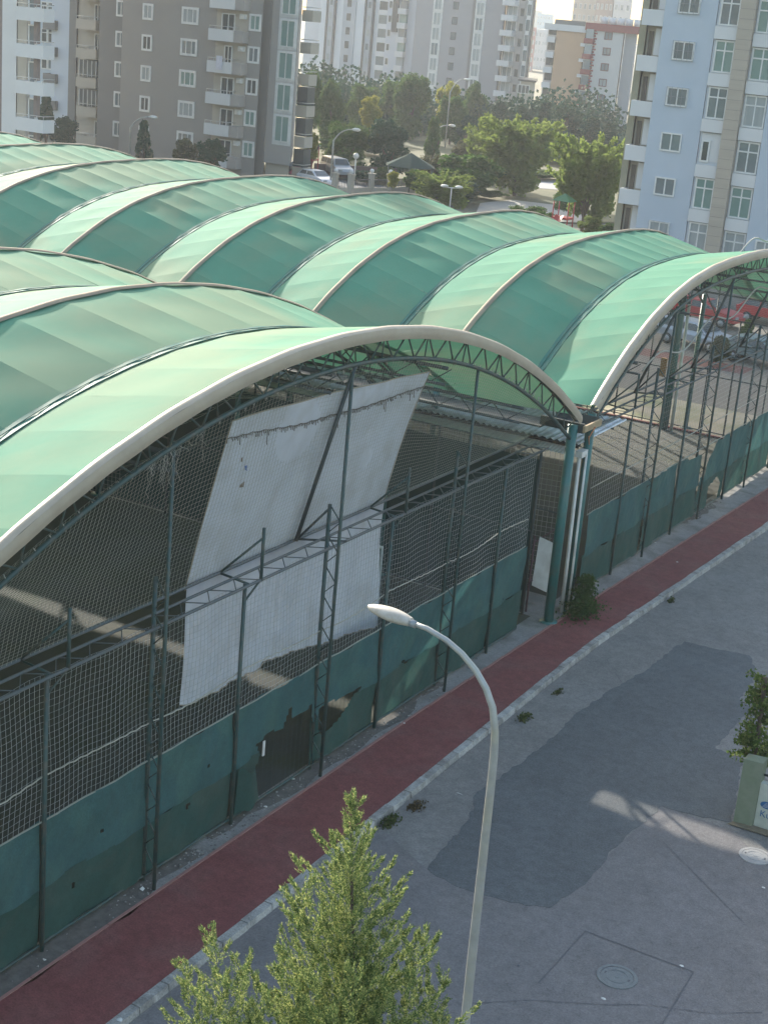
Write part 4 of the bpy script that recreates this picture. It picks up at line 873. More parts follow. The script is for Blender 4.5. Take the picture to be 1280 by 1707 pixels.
def wcol(root, Y, ptop, pbot, n, w, h, fm, gms, **k):
    """column of n windows on plane y=Y between two pixel centres of the photograph"""
    a = atY(*ptop, Y); c = atY(*pbot, Y); x = (a.x+c.x)/2
    for i in range(n): window(root, x, Y, a.z+(c.z-a.z)*i/(n-1), w, h, fm, random.choice(gms), **k)
def render_mat(nm, c, c2=None, st=None): return mat(nm, c, c2 or tuple(v*.93 for v in c), .5, .9, stain=st or tuple(v*.82 for v in c), sscale=.12, sfac=.4, bump=.15, bscale=8)
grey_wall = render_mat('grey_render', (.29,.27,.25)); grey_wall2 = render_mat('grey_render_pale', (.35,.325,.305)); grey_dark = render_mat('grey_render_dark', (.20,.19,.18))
beige_wall = render_mat('beige_render', (.42,.38,.32)); white_wall = render_mat('white_render', (.62,.62,.62)); blue_wall = render_mat('blue_render', (.44,.50,.57)); tan_wall = mat('tan_cladding', (.42,.37,.31), (.36,.315,.26), 1, .9, stretch=(.2,.2,4))
frame_w = mat('white_window_frame', (.72,.72,.70), rough=.5); frame_d = mat('dark_window_frame', (.07,.065,.065), rough=.5); rail_m = mat('balcony_rail', (.55,.55,.53), rough=.4, metal=.4)
def box_part(root, nm, a, c, m):
    b = MB()
    if c[1]-a[1] > 6:      # deep blocks: side walls splay a little towards the back
        x0, y0, z0 = a; x1, y1, z1 = c; k = 1+(y1/y0-1)*.96
        b.prism([(x0,y0),(x1,y0),(x1*k,y1),(x0*k,y1)], z0, z1)
    else: b.box(a, c)
    return b.build(nm, m, root)
def balcony(root, x0, x1, Y, zf, dep, h=.9, m=None, rail=True, slab=None, side=None):
    """solid parapet balcony in front of plane y=Y; floor height zf"""
    m = m or white_wall; b = MB()
    b.box((x0,Y-dep,zf-.18),(x1,Y,zf)); b.box((x0,Y-dep,zf),(x1,Y-dep+.12,zf+h)); b.box((x0,Y-dep+.12,zf),(x0+.12,Y,zf+h)); b.box((x1-.12,Y-dep+.12,zf),(x1,Y,zf+h))
    o = b.build('balcony', m, root)
    if rail:
        b = MB(); z = zf+h+.28; b.tube((x0+.06,Y-dep+.06,z),(x1-.06,Y-dep+.06,z),.03,5); b.tube((x1-.06,Y-dep+.06,z),(x1-.06,Y,z),.03,5)
        k = max(3, int((x1-x0)/.7))
        for i in range(k+1): x = x0+.06+(x1-x0-.12)*i/k; b.tube((x,Y-dep+.06,zf+h),(x,Y-dep+.06,z),.02,4)
        b.build('railing', rail_m, o)
    return o
# ---- grey block (left)
Y = 122.0
B2 = thing('apartment_block', 'large grey apartment block with white framed windows, left of the park', 'building', (-93, 128, 0))
box_part(B2, 'wall', (-100.45,Y,-.1),(-84.2,Y+14,40), grey_wall)
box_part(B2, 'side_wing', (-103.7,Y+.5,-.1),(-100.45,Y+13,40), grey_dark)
box_part(B2, 'recess_panel', (-87,Y+1.35,-.1),(-84.15,Y+1.6,40), grey_dark); box_part(B2, 'stair_shaft', (-84.2,Y+1.5,1.5),(-81.2,Y+12,40), grey_wall2); box_part(B2, 'shaft_foot', (-84.2,Y+1.9,-.1),(-81.6,Y+11.6,1.5), beige_wall)
FH = 2.84
for i in range(-1, 6):
    z = 14.05-FH*i
    if z < .6: continue
    window(B2, -97.35, Y, z, 1.25, 1.5, frame_w, glass_dark if i % 2 else curtain, mull=1, fr=.2)
    window(B2, -92.35, Y, z, 1.95, 1.55, frame_w, random.choice([glass, glass_green, curtain]), mull=2, fr=.22)
    window(B2, -84.95, Y, z-.05, 1.3, 1.5, frame_w, random.choice([glass_green, glass, glass_dark]), mull=1, fr=.18)
    window(B2, -101.0, Y+.5, z+.05, 1.2, 1.5, frame_w, glass, mull=1, fr=.18)
    # balcony recess with door
    zf = z-1.75
    if zf > .5:
        box_part(B2, 'recess_back', (-89.3,Y-.012,zf),(-85.75,Y,zf+2.6), beige_wall)
        balcony(B2, -89.4, -86.6, Y, zf, 1.1, .85, white_wall); box_part(B2, 'parapet_end', (-86.6,Y-1.0,zf-.2),(-85.6,Y,zf+.85), grey_wall2)
        window(B2, -87.8+random.uniform(-.3,.3), Y-.012, zf+1.25, random.choice([.9,1.5]), 2.1, frame_w, glass_dark, mull=1, fr=.1)
        b = MB(); b.box((-86.5,Y-.35,zf+1.9),(-85.9,Y-.02,zf+2.35)); b.tube((-86.2,Y-.36,zf+2.12),(-86.2,Y-.33,zf+2.12),.17,10); b.build('air_conditioner', frame_w, B2)
for i in range(-1, 6):          # shaft windows and side balconies
    z = 13.3-FH*i
    if z > 2.0:
        box_part(B2, 'shaft_surround', (-83.35,Y+1.47,z-1.5),(-81.3,Y+1.5,z+1.4), frame_w); window(B2, -82.3, Y+1.45, z, 1.6, 2.4, frame_w, glass_green, mull=1, fr=.1)
    zf = 12.75-FH*i-.9
    if zf > .4:
        b = MB(); x0, x1, y0, y1 = atY(501,70,Y+3.2).x, atY(519,70,Y+3.2).x, Y+3.2, Y+4.6; b.box((x0,y0,zf-.2),(x1,y1,zf)); b.box((x0,y0,zf),(x1,y0+.12,zf+.8)); b.box((x1-.12,y0+.12,zf),(x1,y1,zf+.8)); o = b.build('side_balcony', beige_wall, B2)
        b = MB(); b.tube((x0,y0+.06,zf+1.05),(x1-.06,y0+.06,zf+1.05),.04,5); b.tube((x1-.06,y0+.06,zf+1.05),(x1-.06,y1,zf+1.05),.04,5); b.build('railing', rail_m, o)
        if i > 1: b = MB(); b.box((x0,y0+.05,zf+.85),(x1-.05,y1-.1,zf+2.5)); b.build('balcony_glazing', glass_dark, o)
# clothes on the third balcony
z = 14.05-FH*1-1.75; b = MB(); b.grid(lambda u, v: (-88.3+.7*u, Y-1.18+.02*math.sin(u*9), z+.1+1.25*v), 5, 5); b.build('hung_laundry', mat('white_laundry', (.62,.62,.70)), label='white laundry hanging over a balcony of the large grey block', cat='laundry')
# left balcony stack
B2b = thing('apartment_wing', 'recessed beige wing with glazed balconies between the two left hand blocks', 'building', (-107, 128, 0))
box_part(B2b, 'wall', (-109.6,126.2,-.1),(-103.75,136,40), beige_wall); box_part(B2b, 'corner_strip', (-110.6,126,-.1),(-109.6,136,40), grey_dark)
for i in range(-1, 6):
    a = atY(125+(0), 32+48.5*i, 124.5); c = atY(158, 35+48.5*i, 124.5)
    zf = a.z-.7
    if zf > .3:
        balcony(B2b, a.x, c.x, 126.2, zf, 1.5, .8, beige_wall)
        if i in (2,3): box_part(B2b, 'glazing', (a.x+.2,124.9,zf+.9),(c.x-.1,126.1,zf+2.5), glass_dark); 
        else: window(B2b, a.x+1.6, 126.2, zf+1.3, .9, 2.0, frame_w, glass_dark)
        if i in (2,3):
            for j in range(5): box_part(B2b, 'glazing_bar', (a.x+.2+j*.55,124.86,zf+.85),(a.x+.27+j*.55,124.9,zf+2.5), frame_w)
# ---- far left block with white balconies
B1 = thing('apartment_block', 'white apartment block with stacked white balconies at the left edge', 'building', (-94, 103, 0))
pa = atY(4,100,98.5); pb = atY(28,100,98.5); pcx = atY(73,100,97)
box_part(B1, 'wall', (pa.x,98.5,-.1),(pb.x,110,40), white_wall); box_part(B1, 'brown_strip', (pa.x-3,98.9,-.1),(pa.x,110,40), mat('brown_render', (.20,.16,.15)))
box_part(B1, 'recess_wall', (pb.x,98.6,-.1),(pb.x+1.0,110,40), beige_wall); 
for i in range(-1, 5):
    a = atY(28, 10+61.5*i, 97.2); c = atY(73, 14+61.5*i, 97.2); zf = a.z-.85
    if zf < .3: continue
    balcony(B1, a.x-.1, c.x, 98.5, zf, 1.3, .85, white_wall)
    box_part(B1, 'brown_pier', (a.x+.9,98.2,zf+.9),(a.x+1.3,98.55,zf+2.9), MATS['brown_render'])
    window(B1, a.x+.45, 98.59, zf+1.4, .8, 1.9, frame_w, glass, mull=0)
# ---- blue white block behind
B1b = thing('apartment_block', 'pale blue and white apartment block seen between the balconies and the beige wing', 'building', (-120, 142, 0))
a = atY(50,100,134); c = atY(93,100,134); d = atY(112,100,134)
box_part(B1b, 'wall', (a.x-8,134.0,-.1),(c.x,146,45), render_mat('pale_blue_render', (.48,.54,.60))); box_part(B1b, 'pilaster', (c.x,133.3,-.1),(d.x+2.2,146,45), render_mat('pale_blue_white', (.56,.60,.66)))
for i in range(-1, 5):
    for px in (56, 75, 86):
        q = atY(px, 57+44.5*i+(px-56)*.1, 134); window(B1b, q.x, 134, q.z, .9, 1.5, frame_w, random.choice([glass, glass_dark]), mull=0, hbar=.7)
    q0 = atY(72, 80+44.5*i, 132.8); q1 = atY(92, 82+44.5*i, 132.8)
    if q0.z > 1: balcony(B1b, q0.x, q1.x, 134, q0.z-.6, 1.2, .8, grey_dark, rail=False)
# ---- striped white tower
Y3 = 300.0
B3 = thing('tower_block', 'white tower block with grey vertical stripes behind the park trees', 'building', (-180, 310, 0))
def X3(px, py=100): return atY(px, py, Y3).x
xs = [X3(531), X3(548), X3(556), X3(568), X3(590), X3(607), X3(614), X3(627), X3(643), X3(660)]
box_part(B3, 'wall', (X3(528),Y3,-.1),(X3(650),Y3+18,60), render_mat('tower_white', (.60,.63,.67)))
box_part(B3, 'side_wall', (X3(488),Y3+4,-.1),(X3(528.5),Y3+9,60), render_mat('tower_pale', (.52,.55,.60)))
box_part(B3, 'glazed_strip', (X3(543),Y3-.3,-.1),(X3(552.5),Y3,60), render_mat('tower_grey', (.38,.41,.45)))
box_part(B3, 'grey_panel', (X3(567),Y3-.25,-.1),(X3(588),Y3,60), MATS['tower_grey'])
box_part(B3, 'glazed_strip', (X3(606),Y3-.3,-.1),(X3(616),Y3,60), MATS['tower_grey'])
for px in (541.5, 554, 604.5, 617.5): box_part(B3, 'dark_rib', (X3(px)-.22,Y3-.5,-.1),(X3(px)+.22,Y3,60), frame_d)
for i in range(-2, 9):
    a = atY(580, 5+23.2*i, Y3-.25); window(B3, X3(577), Y3-.25, a.z, 1.0, 1.5, frame_d, glass_dark, mull=1)
    for px in (547.5, 611):
        window(B3, X3(px), Y3-.3, a.z, .9, 1.5, MATS['tower_grey'], random.choice([glass, curtain]), mull=0)
    a = atY(648, 10+23.2*i, Y3); 
    box_part(B3, 'balcony_glazing', (X3(629.5),Y3-.9,a.z-.9),(X3(645),Y3,a.z+.9), glass if i % 3 else glass_dark); box_part(B3, 'balcony', (X3(628.5),Y3-1.1,a.z-1.95),(X3(646),Y3,a.z-.9), white_wall)
    box_part(B3, 'balcony', (X3(517),Y3+3.5,a.z-1.9),(X3(527),Y3+5,a.z-.8), white_wall)
# connector between the towers
B3b = thing('tower_block', 'narrow white block with open balconies joining the striped tower and the grey tower', 'building', (-168, 300, 0))
box_part(B3b, 'wall', (X3(651),Y3-3,-.1),(X3(704),Y3+4,60), render_mat('tower_white2', (.55,.56,.60)))
box_part(B3b, 'dark_rib', (X3(664)-.5,Y3-3.4,12),(X3(664)+.9,Y3-3,60), frame_d)
for i in range(-2, 9):
    a = atY(680, 10+24*i, Y3-3); window(B3b, X3(656), Y3-3, a.z, .9, 1.5, frame_w, glass_dark, mull=0)
    box_part(B3b, 'balcony_glazing', (X3(674),Y3-3.6,a.z-.6),(X3(685),Y3-3,a.z+1.2), random.choice([glass, glass_green, curtain])); box_part(B3b, 'balcony', (X3(672.5),Y3-4.2,a.z-1.75),(X3(686),Y3-3,a.z-.6), white_wall)
# ---- grey tower
Y4 = 280.0
B4 = thing('tower_block', 'tall grey tower block with white framed window columns and right hand balconies', 'building', (-145, 290, 0))
def X4(px, py=100): return atY(px, py, Y4).x
tg = render_mat('tower_mauve', (.315,.305,.32)); 
box_part(B4, 'wall', (X4(686),Y4,-.1),(X4(832),Y4+20,70), tg)
box_part(B4, 'dark_joint', (X4(781.5)-.25,Y4-.12,-.1),(X4(781.5)+.25,Y4,70), grey_dark)
for i in range(-2, 8):
    z = atY(757, 9+25.6*i, Y4).z
    window(B4, X4(751.5), Y4, z, 1.15, 1.45, frame_d, glass, mull=1, fr=.12)
    for px, dz in ((722.5, 0), (792.5, -.35)):
        x = X4(px); box_part(B4, 'window_surround', (x-1.05,Y4-.1,z-1.45+dz),(x+1.05,Y4,z+1.45+dz), frame_w); window(B4, x, Y4-.11, z+.12+dz, 1.5, 2.3, frame_w, random.choice([curtain, glass, curtain]), mull=1, fr=.06)
    x0, x1 = X4(831.5), X4(855); zb = atY(842, 28+25.6*i, Y4-1.2).z
    if i == -2: box_part(B4, 'balcony_wing', (X4(832),Y4+.8,-.1),(X4(862),Y4+18,70), render_mat('tower_beige', (.42,.39,.37)))
    balcony(B4, x0, x1-.4, Y4+.8, zb-.5, 1.9, .9, white_wall, rail=False); window(B4, (x0+x1)/2, Y4+.8, zb+1.1, 2.0, 2.0, frame_w, random.choice([glass, curtain]), mull=1)
    window(B4, X4(859), Y4+.8, zb+1.1, .7, 1.4, frame_d, glass_dark, mull=0)
box_part(B4, 'right_shaft', (X4(863),Y4+.5,-.1),(X4(878),Y4+18,70), render_mat('tower_beige2', (.36,.34,.32))); box_part(B4, 'window_strip', (X4(868.5),Y4+.35,4),(X4(875),Y4+.5,70), frame_w)
for i in range(-2, 8):
    z = atY(872, 16+25.6*i, Y4+.35).z
    if z > 5: window(B4, X4(871.8), Y4+.35, z, 1.0, 2.2, frame_w, glass, mull=0, fr=.1)
box_part(B4, 'roof_slab_edge', (X4(878),Y4+.4,-.1),(X4(879.5),Y4+18,70), frame_d)
# ---- small beige house
H5 = thing('house', 'small beige house with a flat dark roof left of the orange block', 'building', (-120, 250, 0)); yy = 248
a = atY(868,135,yy); c = atY(890,139,yy)
box_part(H5, 'wall', (a.x,yy,-.1),(c.x,yy+10,a.z), beige_wall); box_part(H5, 'roof', (a.x-.4,yy-.4,a.z),(c.x+.5,yy+10.4,a.z+.3), frame_d); window(H5, (a.x+c.x)/2-.6, yy, a.z-1.3, 2.2, 1.5, frame_w, glass_dark, mull=2)
window(H5, (a.x+c.x)/2+.2, yy, a.z-5.3, 1.2, 1.5, frame_w, glass_dark)
# ---- orange and red block
Y5 = 270.0
def X5(px, py=100): return atY(px, py, Y5).x
B5 = thing('apartment_block', 'orange apartment block with white and maroon right half', 'building', (-112, 280, 0))
zt5 = atY(945,52,Y5).z; zr = atY(1010,40,Y5).z
box_part(B5, 'orange_wall', (X5(922),Y5,-.1),(X5(970),Y5+14,zt5), render_mat('orange_render', (.50,.33,.21)))
box_part(B5, 'white_wall', (X5(989),Y5-.6,-.1),(X5(1036),Y5+14,zr-1.3), render_mat('dull_white', (.50,.50,.49)))
box_part(B5, 'shaded_end', (X5(1036),Y5+.3,-.1),(X5(1054),Y5+14,zr-1.3), render_mat('end_shade_render', (.36,.36,.37)))  # end wall's shade put into its render colour, darker than the white front
box_part(B5, 'recess_wall', (X5(970),Y5+.5,-.1),(X5(989),Y5+14,zr-1.3), beige_wall)
box_part(B5, 'left_wing', (X5(905),Y5+.8,-.1),(X5(922),Y5+13,zt5), render_mat('wing_white', (.52,.48,.45)))
maroon = mat('maroon_render', (.25,.055,.05), rough=.8)
box_part(B5, 'roof_band', (X5(972),Y5-.9,zr-1.3),(X5(1062),Y5+14.4,zr), maroon); box_part(B5, 'parapet', (X5(905)-.3,Y5-.4,zt5),(X5(972),Y5+14,zt5+1.1), white_wall)
box_part(B5, 'roof_railing', (X5(918),Y5-.2,zt5+1.1),(X5(968),Y5,zt5+1.9), grey_dark)
# water tanks on the roof
for k in range(5): x = X5(985+14*k); b = MB(); b.tube((x,Y5+4,zr),(x,Y5+4,zr+1.2),.7,10); b.build('roof_tank', white_wall, B5)
for i in range(6):
    z = atY(1014, 60+26.3*i, Y5-.6).z
    window(B5, X5(1011)-.25*0, Y5-.6, z, 1.5, 1.35, mat('maroon_frame', (.15,.06,.06)), random.choice([glass, curtain]), mull=1, fr=.14)
    zb = z-1.3
    b = MB(); b.box((X5(973),Y5-1.2,zb-.3),(X5(988),Y5+.5,zb+.6)); b.build('maroon_balcony', maroon, B5)
    box_part(B5, 'bay_window', (X5(975),Y5-1.0,zb+.6),(X5(987),Y5+.5,zb+2.2), random.choice([glass, curtain])); box_part(B5, 'balcony_slab', (X5(967),Y5-.9,zb-.9),(X5(986),Y5+.5,zb-.32), white_wall)
    box_part(B5, 'wing_balcony', (X5(907),Y5-.2,z-2.0),(X5(921),Y5+.8,z-1.0), white_wall); window(B5, X5(914), Y5+.8, z+.1, 1.6, 1.5, frame_d, glass_dark)
for j in range(34): z = 1+j*.46; box_part(B5, 'quoin', (X5(988)-.25,Y5-.72,z),(X5(988)+(.5 if j % 2 else .25),Y5-.6,z+.3), maroon)
# ---- blue block (right)
Y6 = 100.0
B6 = thing('apartment_block', 'pale blue apartment block with a tan cladding stripe, filling the upper right', 'building', (-30, 108, 0))
def X6(px, py): return atY(px, py, Y6).x
xl = X6(1062,300); xt0 = X6(1184,300); xt1 = X6(1213,300); x2 = X6(1140,300)
box_part(B6, 'wall', (X6(1078,236),Y6,-.1),(X6(1165,230),Y6+14,40), blue_wall)
xa = X6(1165,230); xb = X6(1204,230); xc_ = X6(1229,230); xd = X6(1271,230)
box_part(B6, 'blue_bay', (xa,Y6+.1,-.1),(xb,Y6+14,40), render_mat('bay_blue_white', (.54,.57,.61)))
for j in range(60): z = .1+j*.62; box_part(B6, 'cladding_board', (xb,Y6-.35,z),(xc_,Y6+.1,z+.60), tan_wall)
box_part(B6, 'cladding_core', (xb+.02,Y6-.31,0),(xc_-.02,Y6+13,40), grey_dark)
box_part(B6, 'right_bay', (xc_,Y6+.1,-.1),(xd,Y6+14,40), MATS['bay_blue_white']); box_part(B6, 'right_wall', (xd,Y6-.2,-.1),(xd+14,Y6+14,40), blue_wall)
x_l0 = atY(1041,235,Y6+1).x; x_l1 = atY(1053,237,Y6+1.1).x
box_part(B6, 'olive_strip', (x_l0,Y6+1.0,-.1),(x_l1,Y6+14,40), render_mat('olive_render', (.27,.26,.19))); box_part(B6, 'beige_recess', (x_l1,Y6+1.3,-.1),(X6(1078,236),Y6+14,40), beige_wall)
F6 = 8.68/3
zc0 = atY(1140,85,Y6).z; xw = (atY(1140,85,Y6).x+atY(1097,380,Y6).x)/2
for i in range(-1, 5):
    z = zc0-F6*i
    window(B6, xw, Y6, z, 1.45, 1.2, frame_w, random.choice([curtain, glass, glass]) if i < 4 else curtain, mull=1, fr=.1)
    # security bars on the lower windows
    if i in (-1, 0, 1, 4):
        b = MB(); 
        for j in range(5): b.tube((xw-.72+.36*j,Y6-.2,z-.62),(xw-.72+.36*j,Y6-.2,z+.62),.012,4)
        for j in range(3): b.tube((xw-.72,Y6-.2,z-.6+.6*j),(xw+.72,Y6-.2,z-.6+.6*j),.014,4)
        b.build('security_bars', steel_grey, B6)
    xm = (xa+xb)/2+.05; w = xb-xa-.25; dz = -.35
    hd = box_part(B6, 'shutter_box', (xa+.12,Y6+.02,z+1.22+dz),(xb-.05,Y6+.1,z+1.5+dz), mat('grey_shutter', (.20,.20,.18)))
    if i != 2: window(B6, xm, Y6+.08, z+.22+dz, round(w,2), 2.0, frame_w, random.choice([glass, glass_green, curtain]), mull=1, hbar=.68, fr=.1)
    else: box_part(B6, 'loggia_wall', (xa+.15,Y6+.06,z-.6+dz),(xb-.08,Y6+.1,z+1.2+dz), white_wall); window(B6, xa+.5, Y6+.06, z+.05+dz, .6, 1.4, frame_w, glass_dark, mull=0)
    box_part(B6, 'parapet', (xa+.05,Y6-.15,z-1.62+dz),(xb-.02,Y6+.1,z-.82+dz), white_wall)
    xm = (xc_+xd)/2; dz = -.62
    box_part(B6, 'shutter_box', (xc_+.08,Y6+.02,z+1.22+dz+F6*0),(xd-.05,Y6+.1,z+1.5+dz), MATS['grey_shutter'])
    window(B6, xm, Y6+.08, z+.22+dz, round(xd-xc_-.2,2), 2.0, frame_w, random.choice([glass, curtain, glass_green]), mull=1, hbar=.68, fr=.1)
    box_part(B6, 'parapet', (xc_+.05,Y6-.15,z-1.62+dz),(xd-.02,Y6+.1,z-.82+dz), white_wall)
    # left side balconies
    xr = X6(1078,236); zf = z-1.35
    b = MB(); b.box((x_l1-.05,Y6+.1,zf-.15),(xr-.02,Y6+1.3,zf)); b.box((x_l1-.05,Y6+.1,zf),(xr-.02,Y6+.22,zf+.85)); b.box((x_l1-.05,Y6+.22,zf),(x_l1+.07,Y6+1.3,zf+.85)); b.build('balcony', white_wall, B6)
    box_part(B6, 'balcony_back', (xr-.75,Y6+.9,zf+.9),(xr-.02,Y6+1.29,zf+2.6), white_wall); box_part(B6, 'balcony_door', (x_l1+.15,Y6+1.22,zf+.2),(x_l1+.45,Y6+1.3,zf+2.4), mat('brown_door', (.13,.11,.09)))
for i in range(2): window(B6, xd+1.3, Y6-.2, zc0-F6*(4.1-0*i)-.6*i, 1.3, 1.3, frame_w, curtain, mull=1)
# ---- far hazy blocks
def far_block(px0, px1, ytop, Y, m, label, rows, cols, st=(.3,)):
    a = atY(px0, ytop, Y); c = atY(px1, ytop, Y); r = thing('apartment_block', label, 'building', ((a.x+c.x)/2, Y, 0))
    zt = max(a.z, c.z) if ytop > 0 else 42; box_part(r, 'wall', (a.x,Y,-.1),(c.x,Y+20,zt), m)
    fl = 3.0; W_ = c.x-a.x
    for i in range(rows):
        for j in range(cols): window(r, a.x+W_*(j+.5)/cols, Y, zt-2-fl*i, W_/cols*.5, 1.5, frame_w, random.choice([glass, curtain]), mull=1)
    return r
far_white = render_mat('far_white', (.60,.60,.60)); far_blue = render_mat('far_blue', (.50,.58,.64)); far_cream = render_mat('far_cream', (.55,.50,.44))
far_block(960, 1000, -30, 420, far_cream, 'pale tower rising behind the orange block, left one', 16, 5)
far_block(1001, 1030, -60, 400, render_mat('far_brown', (.40,.33,.30)), 'brownish tower rising behind the maroon roof band', 14, 4)
far_block(1031, 1060, -60, 390, far_white, 'white tower behind the maroon roof, beside the blue block', 14, 3)
far_block(884, 903, 18, 900, far_cream, 'tiny hazy block on the horizon, left of the sky gap', 8, 5)
far_block(896, 922, 24, 760, far_blue, 'hazy bluish block on the horizon under the sky gap', 10, 6)
far_block(878, 893, 46, 520, render_mat('far_red', (.45,.22,.2)), 'hazy red and white block beside the grey tower', 9, 3)
far_block(888, 915, 50, 560, far_white, 'hazy white block behind the small beige house', 10, 5)
far_block(-60, 25, -60, 200, grey_wall2, 'grey block far behind the left hand balconies', 16, 6)
far_block(1090, 1400, -60, 330, far_white, 'white block hidden behind the blue block', 12, 8)

# ================================================================== PARK FURNITURE
def park_lamp(px, pbase, ptop, head, D, label, side=1):
    a = atD(px, pbase, D); h = atD(px, ptop, D).z; r = thing('street_lamp', label, 'street lamp', (a.x, a.y, -.05)); x, y = a.x, a.y
    pts = [(x,y,-.05),(x,y,h*.8)]+[(x+side*(.1+1.5*t**1.5)*R0.x, y+side*(.1+1.5*t**1.5)*R0.y, h*.8+h*.2*math.sin(t*1.5)) for t in np.linspace(.1,1,7)]
    b = MB(); b.path(pts, .07, 8, radii=[.09]*2+[.06]*7); b.build('pole', MATS['galvanised_pole'], r)
    e = Vector(pts[-1]); b = MB(); b.path([e, e+R0*side*.25+Vector((0,0,.02)), e+R0*side*.6, e+R0*side*.8], .12, 8, radii=[.06,.15,.15,.05]); b.build('lamp_head', white_paint, r)
park_lamp(550, 318, 210, 1, 143, 'grey curved street lamp standing by the parked grey van')
park_lamp(718, 275, 205, 1, 178, 'grey curved street lamp beside the yellow green cypress')
park_lamp(216, 270, 190, 1, 140, 'grey curved street lamp in front of the large grey block')
park_lamp(742, 240, 128, 1, 200, 'tall lamp poking above the park trees below the grey tower')
park_lamp(1034, 330, 276, -1, 128, 'street lamp with a white head beside the blue block', side=-1)
a = atD(589, 318, 146); h = atD(589, 258, 146).z; r = thing('globe_lamp', 'white globe lamp on a white post behind the low pillared wall', 'lamp', (a.x,a.y,-.05))
b = MB(); b.tube((a.x,a.y,-.05),(a.x,a.y,h-.2),.06,8); b.build('pole', white_paint, r)
def sphere(b, c, r, n=12, m=8, sz=1.0):
    b.grid(lambda u, v: (c[0]+r*math.sin(math.pi*v)*math.cos(2*math.pi*u), c[1]+r*math.sin(math.pi*v)*math.sin(2*math.pi*u), c[2]-r*sz*math.cos(math.pi*v)), n, m)
b = MB(); sphere(b, (a.x,a.y,h), .28); b.build('globe', white_paint, r)
a = atD(750, 340, 128); h = atD(750, 312, 128).z; r = thing('twin_lamp', 'white twin headed lamp among the large leaved tree', 'lamp', (a.x,a.y,-.05))
b = MB(); b.tube((a.x,a.y,-.05),(a.x,a.y,h),.05,8); b.tube(Vector((a.x,a.y,h))-R0*.6,Vector((a.x,a.y,h))+R0*.6,.04,6); b.build('pole', white_paint, r)
for s in (-1,1): b = MB(); sphere(b, Vector((a.x,a.y,h+.1))+R0*s*.6, .34, sz=.4); b.build('lamp_head', white_paint, r)
# low wall with pillars
pw_ = [atZ(*p,0) for p in [(557,326),(583,328),(617,326),(648,327),(690,322)]]; r = thing('pillared_wall', 'low rendered wall with pale pillars and ball caps behind the canopy crest', 'wall', (pw_[2].x,pw_[2].y,0))
for q in pw_:
    b = MB(); b.box((q.x-.22,q.y-.22,-.1),(q.x+.22,q.y+.22,1.9)); b.box((q.x-.3,q.y-.3,1.9),(q.x+.3,q.y+.3,2.0)); o = b.build('pillar', beige_wall, r); b = MB(); sphere(b, (q.x,q.y,2.2), .2, 8, 6); b.build('ball_cap', white_wall, o)
for a, c in zip(pw_, pw_[1:]):
    d = (c-a).normalized(); n_ = Vector((-d.y,d.x,0))*.1; b = MB(); vs = []
    for z in (-.1,.75): vs += [(a-n_)+Vector((0,0,z)),(c-n_)+Vector((0,0,z)),(c+n_)+Vector((0,0,z)),(a+n_)+Vector((0,0,z))]
    b.add(vs, [(4,5,6,7),(0,1,5,4),(1,2,6,5),(2,3,7,6),(3,0,4,7)]); b.build('wall_panel', beige_wall, r)
    b = MB(); b.tube(a+Vector((0,0,1.45)), c+Vector((0,0,1.45)), .03, 5)
    for j in range(10): q = a+(c-a)*(j+.5)/10; b.tube(q+Vector((0,0,.7)), q+Vector((0,0,1.45)), .02, 4)
    b.build('railing', steel_dark, r)
# gazebo
a = atZ(680,322,0); r = thing('gazebo', 'dark green roofed gazebo beside the pillared wall', 'gazebo', (a.x,a.y,0)); gh = 3.0
b = MB(); n = 6
rp = [(a.x+2.6*math.cos(i*math.pi/3), a.y+2.6*math.sin(i*math.pi/3), 2.5) for i in range(6)]
b.add(rp+[(a.x,a.y,3.7)], [(i,(i+1) % 6,6) for i in range(6)]+[(5,4,3,2,1,0)]); b.build('roof', mat('green_roof', (.03,.06,.055), rough=.95, spec=.05), r)
for q in rp: b = MB(); b.tube((a.x+(q[0]-a.x)*.9,a.y+(q[1]-a.y)*.9,0),(a.x+(q[0]-a.x)*.9,a.y+(q[1]-a.y)*.9,2.5),.07,6); b.build('post', steel_green, r)
# dark brown fence behind the cars
q = [atZ(*p,0) for p in [(500,296),(640,305)]]; r = thing('boundary_wall', 'dark brown boundary wall behind the grey van', 'wall', (q[0].x,q[0].y,0)); d = (q[1]-q[0]).normalized(); n_ = Vector((-d.y,d.x,0))*.15+Vector((0,0,0)); off = Vector((-.5,3.2,0)); b = MB(); vs = []
for z in (-.1,1.2): vs += [q[0]-n_+off+Vector((0,0,z)), q[1]-n_+off+Vector((0,0,z)), q[1]+n_+off+Vector((0,0,z)), q[0]+n_+off+Vector((0,0,z))]
b.add(vs, [(4,5,6,7),(0,1,5,4),(1,2,6,5),(2,3,7,6),(3,0,4,7)]); b.build('wall_panel', mat('brown_wall', (.12,.085,.08)), r)
